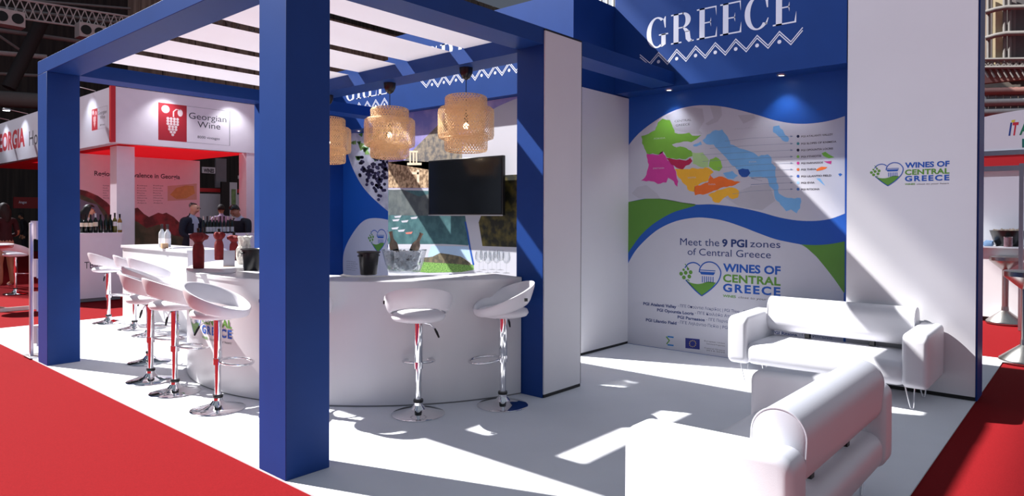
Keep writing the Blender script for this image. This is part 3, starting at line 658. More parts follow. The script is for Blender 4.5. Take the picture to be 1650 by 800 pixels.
def make_pendant():
    t = thing('pendant_lamp', '', 'pendant lamp', (0, 0, 2.985), group='woven bamboo pendant lamps under the pergola beam')
    lathe('ceiling_cup', [(0.0, -0.115), (0.012, -0.115), (0.040, -0.095), (0.062, -0.05), (0.066, 0.0), (0.0, 0.0)], PLASTB, t, 24)
    lathe('cord', [(0.0, -0.52), (0.004, -0.52), (0.004, -0.11), (0.0, -0.11)], PLASTB, t, 8)
    lathe('socket', [(0.0, -0.53), (0.018, -0.53), (0.020, -0.46), (0.008, -0.44), (0.0, -0.44)], PLASTB, t, 14)
    lathe('bulb', [(0.0, -0.592), (0.018, -0.585), (0.028, -0.566), (0.024, -0.545), (0.014, -0.53), (0.0, -0.53)], mat('bulb glow', (255, 236, 204), 0.3, var=0, emit=9), t, 16)
    zt_ = -0.268
    s = weave('shade', [(0.150, zt_), (0.190, zt_-0.004), (0.205, zt_-0.022), (0.205, zt_-0.150), (0.200, zt_-0.155)], t, 44)
    weave('shade_middle', [(0.215, zt_-0.112), (0.255, zt_-0.118), (0.272, zt_-0.140), (0.272, zt_-0.400), (0.262, zt_-0.418), (0.235, zt_-0.420)], s, 56)
    weave('shade_bottom', [(0.210, zt_-0.36), (0.210, zt_-0.52), (0.200, zt_-0.540), (0.160, zt_-0.545)], s, 44)
    weave('shade_liner', [(0.165, zt_-0.02), (0.180, zt_-0.20), (0.180, zt_-0.50)], s, 34, 0.006)
    for r, z in ((0.150, zt_), (0.205, zt_-0.15), (0.235, zt_-0.42), (0.160, zt_-0.545)):
        bm = bmesh.new(); bm_tube(bm, [(r*math.cos(2*PI*i/36), r*math.sin(2*PI*i/36), z) for i in range(36)], 0.004, 6, True); from_bm('shade_hoop', bm, BAMBOO, s, False, 60)
    ld = bpy.data.lights.new('bulb_light', 'POINT'); ld.energy = 6; ld.color = (1.0, 0.78, 0.5); ld.shadow_soft_size = 0.03
    lo = bpy.data.objects.new('bulb_light', ld); COL.objects.link(lo); lo.parent = t; lo.location = (0, 0, -0.565)
    return t
pd = make_pendant()
for i, (y, lb) in enumerate(((4.66, 'woven bamboo pendant lamp nearest to the white panelled pier'), (5.823, 'woven bamboo pendant lamp in the middle of the row of three'), (6.985, 'woven bamboo pendant lamp half hidden behind the front blue column'))):
    o = pd if i == 0 else copy_tree(pd); o.location = (4.67, y, 2.985); o['label'] = lb

# ================================================================== TELEVISION on the tower wall
tv = thing('television', 'black flat television hanging on the collage wall behind the bar', 'television', (6.0, 6.03, 1.56))
TVR = 6.0
box('body', 6.002, 6.05, 5.372, 6.684, 1.560, 2.275, PLASTB, tv, 0.004, 1, world=True)
box('screen', 5.9985, 6.003, 5.392, 6.664, 1.582, 2.257, mat('black screen glass', (14, 16, 20), 0.12, var=0.3, scale=2), tv, world=True)
box('bezel_strip', 5.999, 6.010, 5.372, 6.684, 1.553, 1.566, ALU, tv, world=True)
box('bracket', 6.05, 6.144, 5.8, 6.25, 1.75, 2.1, PLASTB, tv, world=True)

# ================================================================== SOFAS
def bm_soft(bm, x0, x1, y0, y1, z0, z1, bev, seg=6): bm_box(bm, x0, x1, y0, y1, z0, z1, bev, seg)
def rounded_profile(w_, h_, rad, n=8):
    out = []
    for (cx, cy, a0) in ((w_/2-rad, h_/2-rad, 0), (-w_/2+rad, h_/2-rad, 90), (-w_/2+rad, -h_/2+rad, 180), (w_/2-rad, -h_/2+rad, 270)):
        for i in range(n+1):
            a = math.radians(a0+90*i/n); out.append((cx+rad*math.cos(a), cy+rad*math.sin(a)))
    return out
def make_sofa():
    """width along x, front towards -y, back at +y"""
    W, Dp = 1.63, 0.74; hw = W/2
    t = thing('sofa', '', 'sofa', group='white two seat sofas')
    bm = bmesh.new(); bm_soft(bm, -hw+0.15, hw-0.15, -0.36, 0.365, 0.19, 0.392, 0.08); seat = from_bm('seat', bm, LEATHER, t, False, 60)
    for s in (-1, 1):
        xa, xb = (s*hw, s*(hw-0.185)) if s > 0 else (s*(hw-0.185), s*hw)
        x0, x1 = min(xa, xb), max(xa, xb)
        # arm: slab with rounded corners in side view, soft edges
        prof = rounded_profile(Dp, 0.44, 0.07, 8)
        bm = bmesh.new(); v0 = [bm.verts.new((x0, p[0]-0.0, 0.405+p[1]+(0.015*(p[0]/Dp+0.5) if p[1] > 0 else 0.0))) for p in prof]; f0 = bm.faces.new(v0)
        ex = bmesh.ops.extrude_face_region(bm, geom=[f0]); vv = [g for g in ex['geom'] if isinstance(g, bmesh.types.BMVert)]
        for v in vv: v.co.x = x1
        bmesh.ops.recalc_face_normals(bm, faces=bm.faces)
        caps = [f for f in bm.faces if len(f.verts) > 10]; es = {e for f in caps for e in f.edges}
        bmesh.ops.bevel(bm, geom=list(es), offset=0.038, segments=5, profile=0.5, affect='EDGES')
        arm = from_bm('armrest', bm, LEATHER, t, False, 60)
    # bolster back
    prof = rounded_profile(0.225, 0.335, 0.110, 10); ang = math.radians(-3)
    def pr2(p): return (p[0]*math.cos(ang)-p[1]*math.sin(ang)+0.248, p[0]*math.sin(ang)+p[1]*math.cos(ang)+0.604)
    bm = bmesh.new(); hx = 0.630; rings = []
    for x, sc in ((-hx, 0.93), (-hx+0.006, 0.985), (-hx+0.02, 1.0), (hx-0.02, 1.0), (hx-0.006, 0.985), (hx, 0.93)):
        rings.append([bm.verts.new((x, *pr2((p[0]*sc, p[1]*sc)))) for p in prof])
    n = len(prof)
    for a, b in zip(rings, rings[1:]):
        for i in range(n): bm.faces.new((a[i], a[(i+1) % n], b[(i+1) % n], b[i]))
    bm.faces.new(rings[0]); bm.faces.new(rings[-1]); bmesh.ops.recalc_face_normals(bm, faces=bm.faces)
    bk = from_bm('backrest_bolster', bm, LEATHER, t, False, 50)
    for s in (-1, 1):
        tube('piping', [(s*(hx-0.004), *pr2((p[0]*0.99, p[1]*0.99))) for p in prof], 0.004, LEATHER, bk, 6, closed=True)
        box('backrest_bracket', s*0.28-0.02, s*0.28+0.02, 0.22, 0.28, 0.385, 0.48, PLASTB, t)
    for sx in (-1, 1):
        for sy in (-1, 1):
            cx, cy = sx*(hw-0.13), sy*0.24
            bm = bmesh.new()
            bm_tube(bm, [(cx-0.05*sx*0-0.055, cy, 0.200), (cx-0.012, cy, 0.012), (cx-0.006, cy, 0.0055), (cx+0.006, cy, 0.0055), (cx+0.012, cy, 0.012), (cx+0.02, cy, 0.200)], 0.0055, 8)
            bmesh.ops.recalc_face_normals(bm, faces=bm.faces); from_bm('hairpin_leg', bm, CHROME, t, False, 50)
    return t
sf = make_sofa()
sf.location = (6.49, 1.835, 0); sf.rotation_euler = (0, 0, math.radians(-90)); sf['label'] = 'white leatherette sofa standing against the map wall and white end wall'
s2 = copy_tree(sf); s2.location = (3.42, 1.24, 0); s2.rotation_euler = (0, 0, math.radians(180)); s2['label'] = 'white leatherette sofa in the foreground with its back to the viewer'
tag(box('floor_socket', 6.16, 6.24, 1.40, 1.46, 0.001, 0.06, PLASTB, None, 0.006, 2), 'small black socket box on the floor under the far sofa', 'socket box')

# ================================================================== THINGS ON THE BAR
def bt(px, py): return G(px, py, BZ)
ICE = mat('ice', (240, 244, 246), 0.15, var=0.04, scale=30, trans=0.15, ior=1.31)
def bottle(t, h=0.30, r=0.037, glass=GREENGL, lab=(236, 230, 214), foil=(40, 24, 28), lz=(0.06, 0.15), seg=16):
    s = h/0.30
    lathe('glass', [(0.0, 0.004), (r*0.9, 0.0), (r, 0.008), (r, 0.175*s), (r*0.9, 0.195*s), (r*0.45, 0.222*s), (r*0.36, 0.235*s), (r*0.36, 0.29*s), (r*0.42, 0.292*s), (r*0.42, h), (0.0, h)], glass, t, seg)
    if lab: lathe('label', [(r+0.0008, lz[0]*s), (r+0.0008, lz[1]*s)], mat('label %s' % (lab,), lab, 0.6, var=0.05), t, seg, cap=False)
    if foil: lathe('capsule', [(r*0.38+0.001, 0.237*s), (r*0.38+0.001, 0.289*s), (r*0.44+0.001, 0.291*s), (r*0.44+0.001, h+0.001), (0, h+0.001)], mat('foil %s' % (foil,), foil, 0.35, 0.4, var=0.05), t, seg, cap=False)
# black ice bucket
def bucket(px, py, label, s=1.0):
    p = bt(px, py); t = thing('ice_bucket', label, 'bucket', p, group='black ice buckets on the bar')
    lathe('body', [(0.0, 0.0), (0.070*s, 0.0), (0.074*s, 0.006), (0.092*s, 0.195*s), (0.104*s, 0.197*s), (0.106*s, 0.207*s), (0.100*s, 0.210*s), (0.088*s, 0.200*s), (0.070*s, 0.02), (0.0, 0.02)], PLASTB, t, 32)
    for k in (-1, 1): box('handle', k*0.094*s-0.014, k*0.094*s+0.014, -0.025, 0.025, 0.165*s, 0.178*s, PLASTB, t, 0.004, 1)
    return t
bucket(594, 443, 'black plastic ice bucket beside the clear ice bowl')
bucket(406, 436, 'black plastic ice bucket next to the front blue column')
# clear bowl of ice
p = bt(656, 441); p.y += 0.10; p.x += 0.05
ib = thing('ice_bowl', 'large clear glass bowl filled with ice cubes on the bar', 'bowl', p)
lathe('bowl', [(0.0, 0.0), (0.135, 0.0), (0.150, 0.01), (0.180, 0.10), (0.205, 0.205), (0.212, 0.212), (0.206, 0.214), (0.198, 0.205), (0.172, 0.10), (0.140, 0.018), (0.0, 0.016)], clear_glass('bowl glass', (246, 250, 252), 0.10), ib, 40)
bm = bmesh.new(); rn = random.Random(5)
for k in range(420):
    z = rn.uniform(0.03, 0.195); rr = (0.125+0.055*z/0.2)*math.sqrt(rn.random()); a = rn.uniform(0, 6.28); s = rn.uniform(0.012, 0.019)
    r0 = bmesh.ops.create_cube(bm, size=s*1.5); M = Matrix.Translation((rr*math.cos(a), rr*math.sin(a), z)) @ Matrix.Rotation(rn.uniform(0, 3), 4, Vector((rn.random(), rn.random(), rn.random()+0.1)).normalized())
    bmesh.ops.transform(bm, matrix=M, verts=r0['verts'])
tag(from_bm('ice', bm, ICE, ib), kind='stuff')
def leaning(px_foot, dx, dy, tilt_dir, tilt, label, foil, loc):
    t = thing('wine_bottle', label, 'bottle', loc); bottle(t, 0.32, 0.040, GREENGL, None, None); lathe('capsule', [(0.0408, 0.150), (0.0408, 0.187), (0.037, 0.208), (0.020, 0.236), (0.016, 0.25), (0.016, 0.308), (0.019, 0.311), (0.019, 0.321), (0, 0.321)], mat('bronze foil', (150, 132, 112), 0.35, 0.6, var=0.15, scale=30), t, 16, cap=False)
    t.rotation_mode = 'XYZ'; t.rotation_euler = Vector((math.cos(tilt_dir)*math.sin(tilt), math.sin(tilt_dir)*math.sin(tilt), math.cos(tilt))).to_track_quat('Z', 'Y').to_euler(); return t
ril = Vector((rt.x, rt.y, 0)).normalized(); ang_r = math.atan2(ril.y, ril.x)
leaning(0, 0, 0, ang_r+PI, 0.22, 'bronze foiled wine bottle leaning left in the ice bowl', (150, 128, 108), p-ril*0.06+Vector((0, 0, 0.07)))
leaning(0, 0, 0, ang_r, 0.42, 'bronze foiled wine bottle leaning right in the ice bowl', (150, 128, 108), p+ril*0.03+Vector((0, 0, 0.075)))
# wine glasses
def make_glass():
    t = thing('wine_glass', '', 'wine glass', group='empty wine glasses on the bar')
    lathe('foot', [(0.0, 0.0), (0.034, 0.0), (0.034, 0.002), (0.006, 0.006), (0.0, 0.006)], GLASS, t, 20)
    lathe('stem', [(0.0038, 0.005), (0.0032, 0.05), (0.0038, 0.085)], GLASS, t, 10, cap=False)
    lathe('bowl', [(0.004, 0.085), (0.022, 0.095), (0.036, 0.12), (0.038, 0.145), (0.031, 0.195), (0.0302, 0.195), (0.037, 0.145), (0.035, 0.121), (0.021, 0.097), (0.0, 0.089)], GLASS, t, 24, cap=False)
    return t
wg = make_glass()
WG = [(772, 441, 'empty wine glass at the left end of the group on the bar'), (786, 443, 'empty wine glass in the front row, second from the left on the bar'), (800, 442, 'empty wine glass in the front row, middle of the group on the bar'), (816, 443, 'empty wine glass standing apart near the blue pier'), (779, 438, 'empty wine glass in the back row, left one'), (793, 437.5, 'empty wine glass in the back row, middle one'), (806, 438, 'empty wine glass in the back row, right one')]
for i, (x, y, lb) in enumerate(WG):
    o = wg if i == 0 else copy_tree(wg); o.location = bt(x, y-2.5); o['label'] = lb
# bottles in red cloth
REDV = mat('red velvet', (104, 14, 18), 0.85, var=0.2, scale=25, bump=0.3, bscale=60)
def wrapped(px, py, h, label, tilt=0.0, flare=0.075):
    t = thing('wrapped_bottle', label, 'bottle', bt(px, py), group='bottles wrapped in red cloth')
    s = h/0.40
    bm = bmesh.new(); seg = 28; rings = []
    for r, z, amp in ((0.0, 0.0, 0), (0.048, 0.0, 0), (0.052, 0.01, 0.0), (0.052, 0.19, 0.003), (0.047, 0.225, 0.004), (0.034, 0.255, 0.004), (0.050, 0.285, 0.010), (flare*0.95, 0.300, 0.016), (flare, 0.33, 0.016), (0.046, 0.352, 0.010), (0.02, 0.357, 0.0)):
        rings.append([bm.verts.new(((r+amp*math.sin(5*a+z*30)+amp*0.5*math.sin(9*a))*math.cos(a)*s**0.5, (r+amp*math.sin(5*a+z*30))*math.sin(a)*s**0.5, (z+amp*0.6*math.sin(4*a))*s)) for a in [2*PI*i/seg for i in range(seg)]])
    for a, b in zip(rings, rings[1:]):
        for i in range(seg): bm.faces.new((a[i], a[(i+1) % seg], b[(i+1) % seg], b[i]))
    bmesh.ops.remove_doubles(bm, verts=bm.verts, dist=0.0004); bmesh.ops.recalc_face_normals(bm, faces=bm.faces); from_bm('cloth', bm, REDV, t, False, 60)
    tube('cord', [(0.037*s*math.cos(2*PI*i/16), 0.037*s*math.sin(2*PI*i/16), 0.255*s) for i in range(16)], 0.005, mat('dark red cord', (90, 30, 28), 0.6, var=0), t, 6, closed=True)
    lathe('neck', [(0.0, 0.30*s), (0.017, 0.30*s), (0.015, 0.365*s), (0.017, 0.40*s), (0.0, 0.40*s)], GREENGL, t, 12)
    return t
wrapped(320, 433, 0.40, 'tall bottle wrapped in dark red cloth nearest to the left edge of the bar')
wrapped(353, 419, 0.37, 'slim bottle wrapped in bright red cloth behind the standing card', flare=0.055)
wrapped(377, 419, 0.33, 'short bottle with flared red cloth beside the grey wrapped bottles', flare=0.080)
# standing price card, flat papers, grey wrapped bottles
p = bt(369, 430); t = thing('menu_card', 'white leaning card on the bar in front of the red wrapped bottles', 'card', p, math.radians(-30))
bm = bmesh.new(); bmesh.ops.create_cube(bm, size=1); bmesh.ops.transform(bm, matrix=Matrix.Rotation(math.radians(-22), 4, 'X') @ Matrix.Translation((0, 0, 0.09)) @ Matrix.Diagonal((0.11, 0.003, 0.17, 1)), verts=bm.verts); from_bm('card', bm, PWHITE, t)
box('foot', -0.055, 0.055, -0.03, 0.05, 0.0, 0.004, mat('wooden card foot', (150, 124, 92), 0.6), t)
FOILG = mat('crumpled grey foil', (190, 186, 178), 0.3, 0.3, var=0.25, scale=40, bump=0.8, bscale=40)
t = thing('wrapped_bottle', 'bottle crumpled in grey plastic beside the black bucket', 'bottle', bt(394, 426))
bm = bmesh.new(); seg = 20; rn = random.Random(9); rings = []
for r, z in ((0.0, 0), (0.075, 0.0), (0.085, 0.08), (0.075, 0.16), (0.055, 0.21), (0.060, 0.26), (0.075, 0.30), (0.0, 0.30)):
    rings.append([bm.verts.new(((r*(1+rn.uniform(-.18, .18)))*math.cos(2*PI*i/seg), (r*(1+rn.uniform(-.18, .18)))*math.sin(2*PI*i/seg), z+(rn.uniform(-.012, .012) if 0 < z else 0))) for i in range(seg)])
for a, b in zip(rings, rings[1:]):
    for i in range(seg): bm.faces.new((a[i], a[(i+1) % seg], b[(i+1) % seg], b[i]))
bmesh.ops.remove_doubles(bm, verts=bm.verts, dist=0.0004); bmesh.ops.recalc_face_normals(bm, faces=bm.faces); from_bm('wrapping', bm, FOILG, t, False, 20)
lathe('neck', [(0.0, 0.24), (0.016, 0.24), (0.015, 0.33), (0.0, 0.33)], mat('silver foil', (196, 194, 188), 0.25, 0.8, var=0), t, 12, c=(0.03, 0, 0))
def paper(px, py, wd, dp, rot, label, col=(236, 232, 224), curl=0.0):
    p = bt(px, py); V, F = [], []
    n = 8
    for i in range(n+1):
        x = -wd/2+wd*i/n
        for k in (0, 1):
            for y in (-dp/2, dp/2): V.append((x, y, 0.0005+0.004*k+curl*max(0, -x/wd*2)**2))
    for i in range(n):
        a, b = i*4, (i+1)*4; F += [(a, b, b+1, a+1), (a+2, a+3, b+3, b+2), (a, a+2, b+2, b), (a+1, b+1, b+3, a+3)]
    F += [(0, 1, 3, 2), (n*4, n*4+2, n*4+3, n*4+1)]
    o = mk('brochure', V, F, mat('paper %s' % (col,), col, 0.6, var=0.08, scale=20)); o.location = p; o.rotation_euler = (0, 0, rot); return tag(o, label, 'brochure', 'brochures lying on the bar')
paper(570, 446, 0.22, 0.12, ang_r, 'open brochure with a curled page left of the black bucket', curl=0.012)
paper(608, 446, 0.20, 0.10, ang_r+0.1, 'flat white brochure in front of the black bucket')
paper(348, 441, 0.30, 0.20, ang_r+0.2, 'grey printed sheet in front of the red wrapped bottle', (186, 184, 190))
paper(722, 445, 0.34, 0.08, ang_r, 'long pale leaflet in front of the ice bowl', (214, 210, 222))
# things on the far counter
def water(px, py, label):
    p = PX(px, py, 4.0); p.z = 1.09
    t = thing('water_bottle', label, 'bottle', p, group='clear bottles on the far counter')
    bottle(t, 0.33, 0.042, mat('frosted clear glass', (222, 226, 228), 0.25, var=0.03, trans=0.3), (240, 240, 240), (70, 62, 60), (0.05, 0.12))
water(261, 392, 'left one of two clear water bottles standing on the far counter'); water(270, 392, 'right one of two clear water bottles standing on the far counter')
o = box('card_box', -0.04, 0.04, -0.03, 0.03, 0, 0.07, mat('kraft card', (196, 160, 124), 0.7), None, 0.002, 1); o.location = (PX(265, 392, 3.9).x, PX(265, 392, 3.9).y, 1.09); tag(o, 'small tan box in front of the clear water bottles', 'box')
o = box('folded_paper', -0.14, 0.14, -0.1, 0.1, 0, 0.012, PWHITE, None, 0.003, 1); o.location = (4.1, PX(290, 392, 4.1).y, 1.09); tag(o, 'folded white paper lying flat on the far counter', 'paper')

# ================================================================== BROCHURE STAND behind the far column
t = thing('brochure_stand', 'slim aluminium stand with grey trays peeking out behind the far column', 'stand', (2.135, 8.80, 0))
box('pole', -0.018, 0.018, -0.018, 0.018, 0.012, 1.46, mat('satin aluminium', (206, 198, 204), 0.35, 0.6, var=0.02), t, 0.006, 2)
box('foot', -0.05, 0.32, -0.14, 0.14, 0.0, 0.012, ALU, t, 0.003, 1)
for k, z in enumerate((1.28, 0.86, 0.50, 0.12)):
    bm = bmesh.new(); n = 10; V = []
    for i in range(n+1):
        a = PI*i/n; V.append([bm.verts.new((0.02+0.10*math.sin(a)+q, -0.11+0.22*0.5*(1-math.cos(a))+0.0, z+0.16*i/n*0+zz)) for q, zz in ((0, 0), (0.004, 0), (0.004, 0.20), (0, 0.20))])
    for a, b in zip(V, V[1:]):
        for i in range(4): bm.faces.new((a[i], a[(i+1) % 4], b[(i+1) % 4], b[i]))
    bmesh.ops.recalc_face_normals(bm, faces=bm.faces); from_bm('tray', bm, mat('grey tray', (188, 182, 190), 0.4), t, False, 50)

# ================================================================== NEIGHBOUR STAND (white and red)
GY = 13.627
PINKW = mat('pinkish white panel', (236, 224, 230), 0.5, var=0.02)
PINK = mat('pink printed wall', (240, 216, 222), 0.6, var=0.02)
REDP = mat('red paint', (200, 40, 44), 0.5, var=0.03)
gb = thing('neighbour_stand', 'white and red neighbouring wine stand behind the pergola', 'exhibition stand', (4.56, GY, 0))
f1 = box('front_fascia', 4.56, 7.45, GY, GY+0.16, 2.87, 3.90, PINKW, gb, world=True)
f2 = box('side_fascia', 4.56, 4.72, GY+0.17, 24.0, 2.87, 3.90, PWHITE, gb, world=True)
box('corner_strip', 4.52, 4.60, GY-0.02, GY+0.06, 2.88, 3.905, REDP, gb, world=True)
for (x0, x1, y0, y1) in ((PY(188, 300, GY+0.56).x, PY(217, 300, GY+0.56).x, GY+0.56, GY+0.90), (PY(397, 300, GY+0.02).x, 7.48, GY+0.02, GY+0.34), (4.60, 4.90, 23.7, 24.0)):
    box('post', x0, x1, y0, y1, 0, 2.87, PINKW if x0 < 7 else PINK, gb, world=True)
mk('stretched_ceiling', [(4.6, GY+0.2, 2.88), (7.40, GY+0.2, 2.88), (7.42, 16.44, 2.90), (4.75, 16.44, 2.90), (4.6, 23.8, 2.88), (7.42, 23.8, 2.88)], [(0, 1, 2, 3), (3, 2, 5, 4)], REDCLOTH, gb, True)
gw = box('printed_wall', 4.85, PY(322, 300, 16.46).x, 16.46, 16.56, 0, 2.86, PINK, gb, world=True)
# lettering of the neighbour stand
text_px('GEORGIA', 4.56, (-9, 244.5), (40, 236.5), (-9, 219), mat('sign red', (178, 40, 50), 0.5, var=0), f2, bold=0.04)
text_px('Home', 4.56, (47, 234.5), (76, 229.5), (47, 211), DARKTXT, f2)
def gsign(pl, pr, pt, pbt, axis, P, par, sc=1.0):
    f = uvx if axis == 'x' else uvy; mp = (plane_x if axis == 'x' else plane_y)(P, 0.004); mp2 = (plane_x if axis == 'x' else plane_y)(P, 0.007)
    a = f(*pl, P); b = f(*pr, P); tp = f(*pt, P)[1]; bo = f(*pbt, P)[1]; wd = b[0]-a[0]; h = tp-bo
    def T(u, v): return (a[0]+u*wd, bo+v*h)
    print_polys('sign_red_field', [[T(0, 0), T(0.38, 0), T(0.38, 1), T(0, 1)]], mp, mat('sign red', (178, 40, 50), 0.5, var=0), par)
    SW = mat('sign white', (228, 200, 200), 0.5, var=0.05)
    print_polys('sign_grapes', [[T(0.19+rx*math.cos(q), cy+ry*math.sin(q)*wd/h*2.2) for q in [2*PI*i/8 for i in range(8)]] for rx, ry, cy in ()]
        + [[T(x+0.020*math.cos(2*PI*i/8), y+0.020*wd/h*math.sin(2*PI*i/8)) for i in range(8)] for x, y in [(0.19+(j-(n-1)/2)*0.043, 0.60-0.072*k) for k, n in enumerate((4, 4, 4, 3, 3, 2, 1)) for j in range(n)]]
        + [[T(0.095+0.055*math.cos(2*PI*i/14), 0.84+0.055*wd/h*math.sin(2*PI*i/14)) for i in range(14)], [T(0.29+0.036*math.cos(2*PI*i/12), 0.78+0.05*wd/h*math.sin(2*PI*i/12)) for i in range(12)]]
        + [[T(*p_) for p_ in q] for q in stroke([(0.20, 0.65), (0.20, 0.80), (0.24, 0.87), (0.29, 0.86)], 0.018)], mp2, SW, par)
    text('Georgian', mp, *(T(0.41, 0)[0], T(0.95, 0)[0]), T(0, 0.66)[1], 0.17*h, DARKTXT, par); text('Wine', mp, T(0.53, 0)[0], T(0.86, 0)[0], T(0, 0.44)[1], 0.17*h, DARKTXT, par)
    text('8000 vintages', mp, T(0.53, 0)[0], T(0.85, 0)[0], T(0, 0.14)[1], 0.07*h, DARKTXT, par)
    print_polys('sign_frame', [[T(*p_) for p_ in q] for q in stroke([(0.38, 0.995), (1, 0.99), (1, 0.0), (0.38, 0.005)], 0.006)], mp, DARKTXT, par)
gsign((255, 226), (370, 236), (255, 165), (255, 225.5), 'y', GY, f1)
gsign((148, 210), (173, 203), (148, 177), (148, 211), 'x', 4.56, f2)
text_px('Regions of prevalence in Georgia', 16.46, (152, 284), (290, 288), (152, 276.5), DARKTXT, gw, axis='y', bold=0.02)
YW = plane_y(16.46, 0.003)
def W_(l): return [uvy(px, py, 16.46) for px, py in l]
MNT = mat_two('printed red mountains', (150, 66, 66), (96, 52, 50), 5, 0.7); MNG = mat_two('printed green foothills', (64, 80, 58), (96, 98, 74), 4, 0.7)
rn = random.Random(11)
print_polys('photo_mountains', [W_([(126, 305), (140, 308), (158, 316), (172, 326), (190, 345), (205, 338), (222, 335), (232, 345), (240, 350), (255, 343), (262, 345), (268, 343), (280, 350), (290, 360), (305, 370), (321, 372), (321, 400), (126, 400)])], YW, MNT, gw)
print_polys('photo_foothills', [W_([(126, 312), (150, 322), (168, 338), (182, 360), (200, 352), (222, 358), (236, 368), (256, 362), (280, 380), (321, 385), (321, 402), (126, 402)])], plane_y(16.46, 0.005), MNG, gw)
print_polys('photo_sky_patch', [W_([(126, 320), (142, 326), (156, 330), (168, 350), (174, 380), (126, 384)])], plane_y(16.46, 0.006), mat('printed grey lake', (120, 122, 140), 0.5, var=0.05), gw)
print_polys('map_field', [W_([(270, 300), (317, 296), (317, 322), (270, 324)])], YW, mat('pale map', (214, 180, 160), 0.6, var=0.05), gw)
print_polys('map_shape', [W_([(274, 314), (284, 303), (300, 299), (312, 300), (314, 312), (300, 320), (284, 321)])], plane_y(16.46, 0.005), mat('ochre map', (206, 164, 96), 0.6, var=0.1, scale=12), gw)
for c_, xs in enumerate((166, 221, 247)):
    for k in range(8):
        a = uvy(xs, 300+k*4.0, 16.46); b = uvy(xs+(16 if c_ else 10)-(k*3 % 5), 300+k*4.0, 16.46)
        if c_ == 0 and k > 5: continue
        text(('Kakheti', 'Kartli', 'Imereti', 'Racha', 'Lechkhumi', 'Guria', 'Samegrelo', 'Adjara')[k], YW, a[0], b[0], a[1], 0.024, DARKTXT, gw)
# counters of the neighbour stand
nc = thing('display_counter', 'pale display counter with company lettering left of the white corner post', 'counter', (4.2, GY-0.1, 0))
box('body', 3.60, 4.70, GY-0.03, GY+0.5, 0.06, 1.20, PINKW, nc, world=True); box('plinth', 3.62, 4.68, GY-0.01, GY+0.48, 0, 0.06, mat('grey plinth', (120, 118, 120), 0.6), nc, world=True)
box('worktop', 3.58, 4.72, GY-0.05, GY+0.52, 1.20, 1.225, PINKW, nc, world=True)
text_px('TBILVINO', GY-0.03, (136, 432), (192, 432), (136, 421), DARKTXT, nc, axis='y')
nc2 = thing('display_counter', 'pale pink display counter carrying dark bottles in front of the bald man', 'counter', (6.3, 12.4, 0))
box('body', PY(318, 380, 12.3).x, 7.0, 12.3, 12.62, 0, PY(340, 377, 12.3).z-0.02, PINKW, nc2, world=True)
box('worktop', PY(317, 380, 12.3).x, 7.02, 12.28, 12.64, PY(340, 377, 12.3).z-0.02, PY(340, 377, 12.3).z, PINKW, nc2, world=True)
ZC2 = PY(340, 377, 12.3).z
WB = [(131, 'w'), (138.5, 'w'), (146, 'w'), (154, 'x'), (162, 'd'), (170.5, 'd'), (178, 'd'), (185, 'y'), (193, 'p')]
ords = ['first', 'second', 'third', 'fourth', 'fifth', 'sixth', 'seventh', 'eighth', 'ninth']
for i, (px, k) in enumerate(WB):
    p = PY(px, 376, GY+0.12); p.z = 1.225
    d = {'w': 'dark wine bottle with cream label', 'x': 'silver capped dark bottle', 'd': 'dark wine bottle without pale label', 'y': 'olive wine bottle with pale label', 'p': 'amber wine bottle with large white label'}[k]
    t = thing('wine_bottle', '%s, %s from the left on the lettered counter' % (d, ords[i]), 'bottle', p, group='bottles on the lettered counter')
    bottle(t, {'y': 0.36, 'p': 0.34, 'x': 0.35}.get(k, 0.33), 0.0375, {'y': mat('olive glass', (96, 88, 30), 0.1, var=0), 'p': mat('amber glass', (150, 110, 50), 0.1, var=0)}.get(k, GREENGL), None if k == 'd' else (232, 216, 190) if k in 'wx' else (232, 228, 226), (30, 22, 24) if k != 'x' else (200, 200, 204), (0.10, 0.165) if k != 'p' else (0.04, 0.16), 12)
for i, px in enumerate((328, 334, 339, 344.3, 349.6, 355.0, 361, 367, 374)):
    p = PY(px, 377, 12.42); p.z = ZC2
    t = thing('wine_bottle', 'dark green wine bottle with grey label and pale capsule, %s from the bald man' % ords[i], 'bottle', p, group='bottles on the pink counter')
    bottle(t, 0.32, 0.031, GREENGL, None if i == 0 else (186, 184, 180), (214, 190, 176) if i in (0, 2, 3, 4, 7, 8) else (50, 26, 28), (0.03, 0.115), 12)
p = PY(319, 377, 14.98)
# lamps on top of the neighbour stand fascias
def arm_lamp(x, y, dx, dy, label):
    t = thing('arm_spotlight', label, 'spotlight', (x, y, 3.90), group='arm spotlights on the neighbour stand')
    tube('arm', [(0, 0, 0.0), (0, 0, 0.05), (dx*0.35, dy*0.35, 0.10)], 0.009, ALU, t, 6)
    hd = box('head', dx*0.42-0.07, dx*0.42+0.07, dy*0.42-0.07, dy*0.42+0.07, 0.075, 0.12, ALU, t, 0.01, 1)
    mk('lamp_glass', [(dx*0.42-0.06, dy*0.42-0.06, 0.073), (dx*0.42+0.06, dy*0.42-0.06, 0.073), (dx*0.42+0.06, dy*0.42+0.06, 0.073), (dx*0.42-0.06, dy*0.42+0.06, 0.073)], [(0, 3, 2, 1)], mat('flood glass', (235, 244, 255), 0.3, var=0, emit=12), hd)
    ld = bpy.data.lights.new('flood', 'SPOT'); ld.energy = 45; ld.color = (0.86, 0.93, 1.0); ld.spot_size = math.radians(100); ld.spot_blend = 0.8; ld.shadow_soft_size = 0.05
    lo = bpy.data.objects.new('flood', ld); COL.objects.link(lo); lo.parent = t; lo.location = (dx*0.42, dy*0.42, 0.06)
    lo.rotation_mode = 'QUATERNION'; lo.rotation_quaternion = Vector((-dx*0.35, -dy*0.35, -1)).to_track_quat('-Z', 'Y')
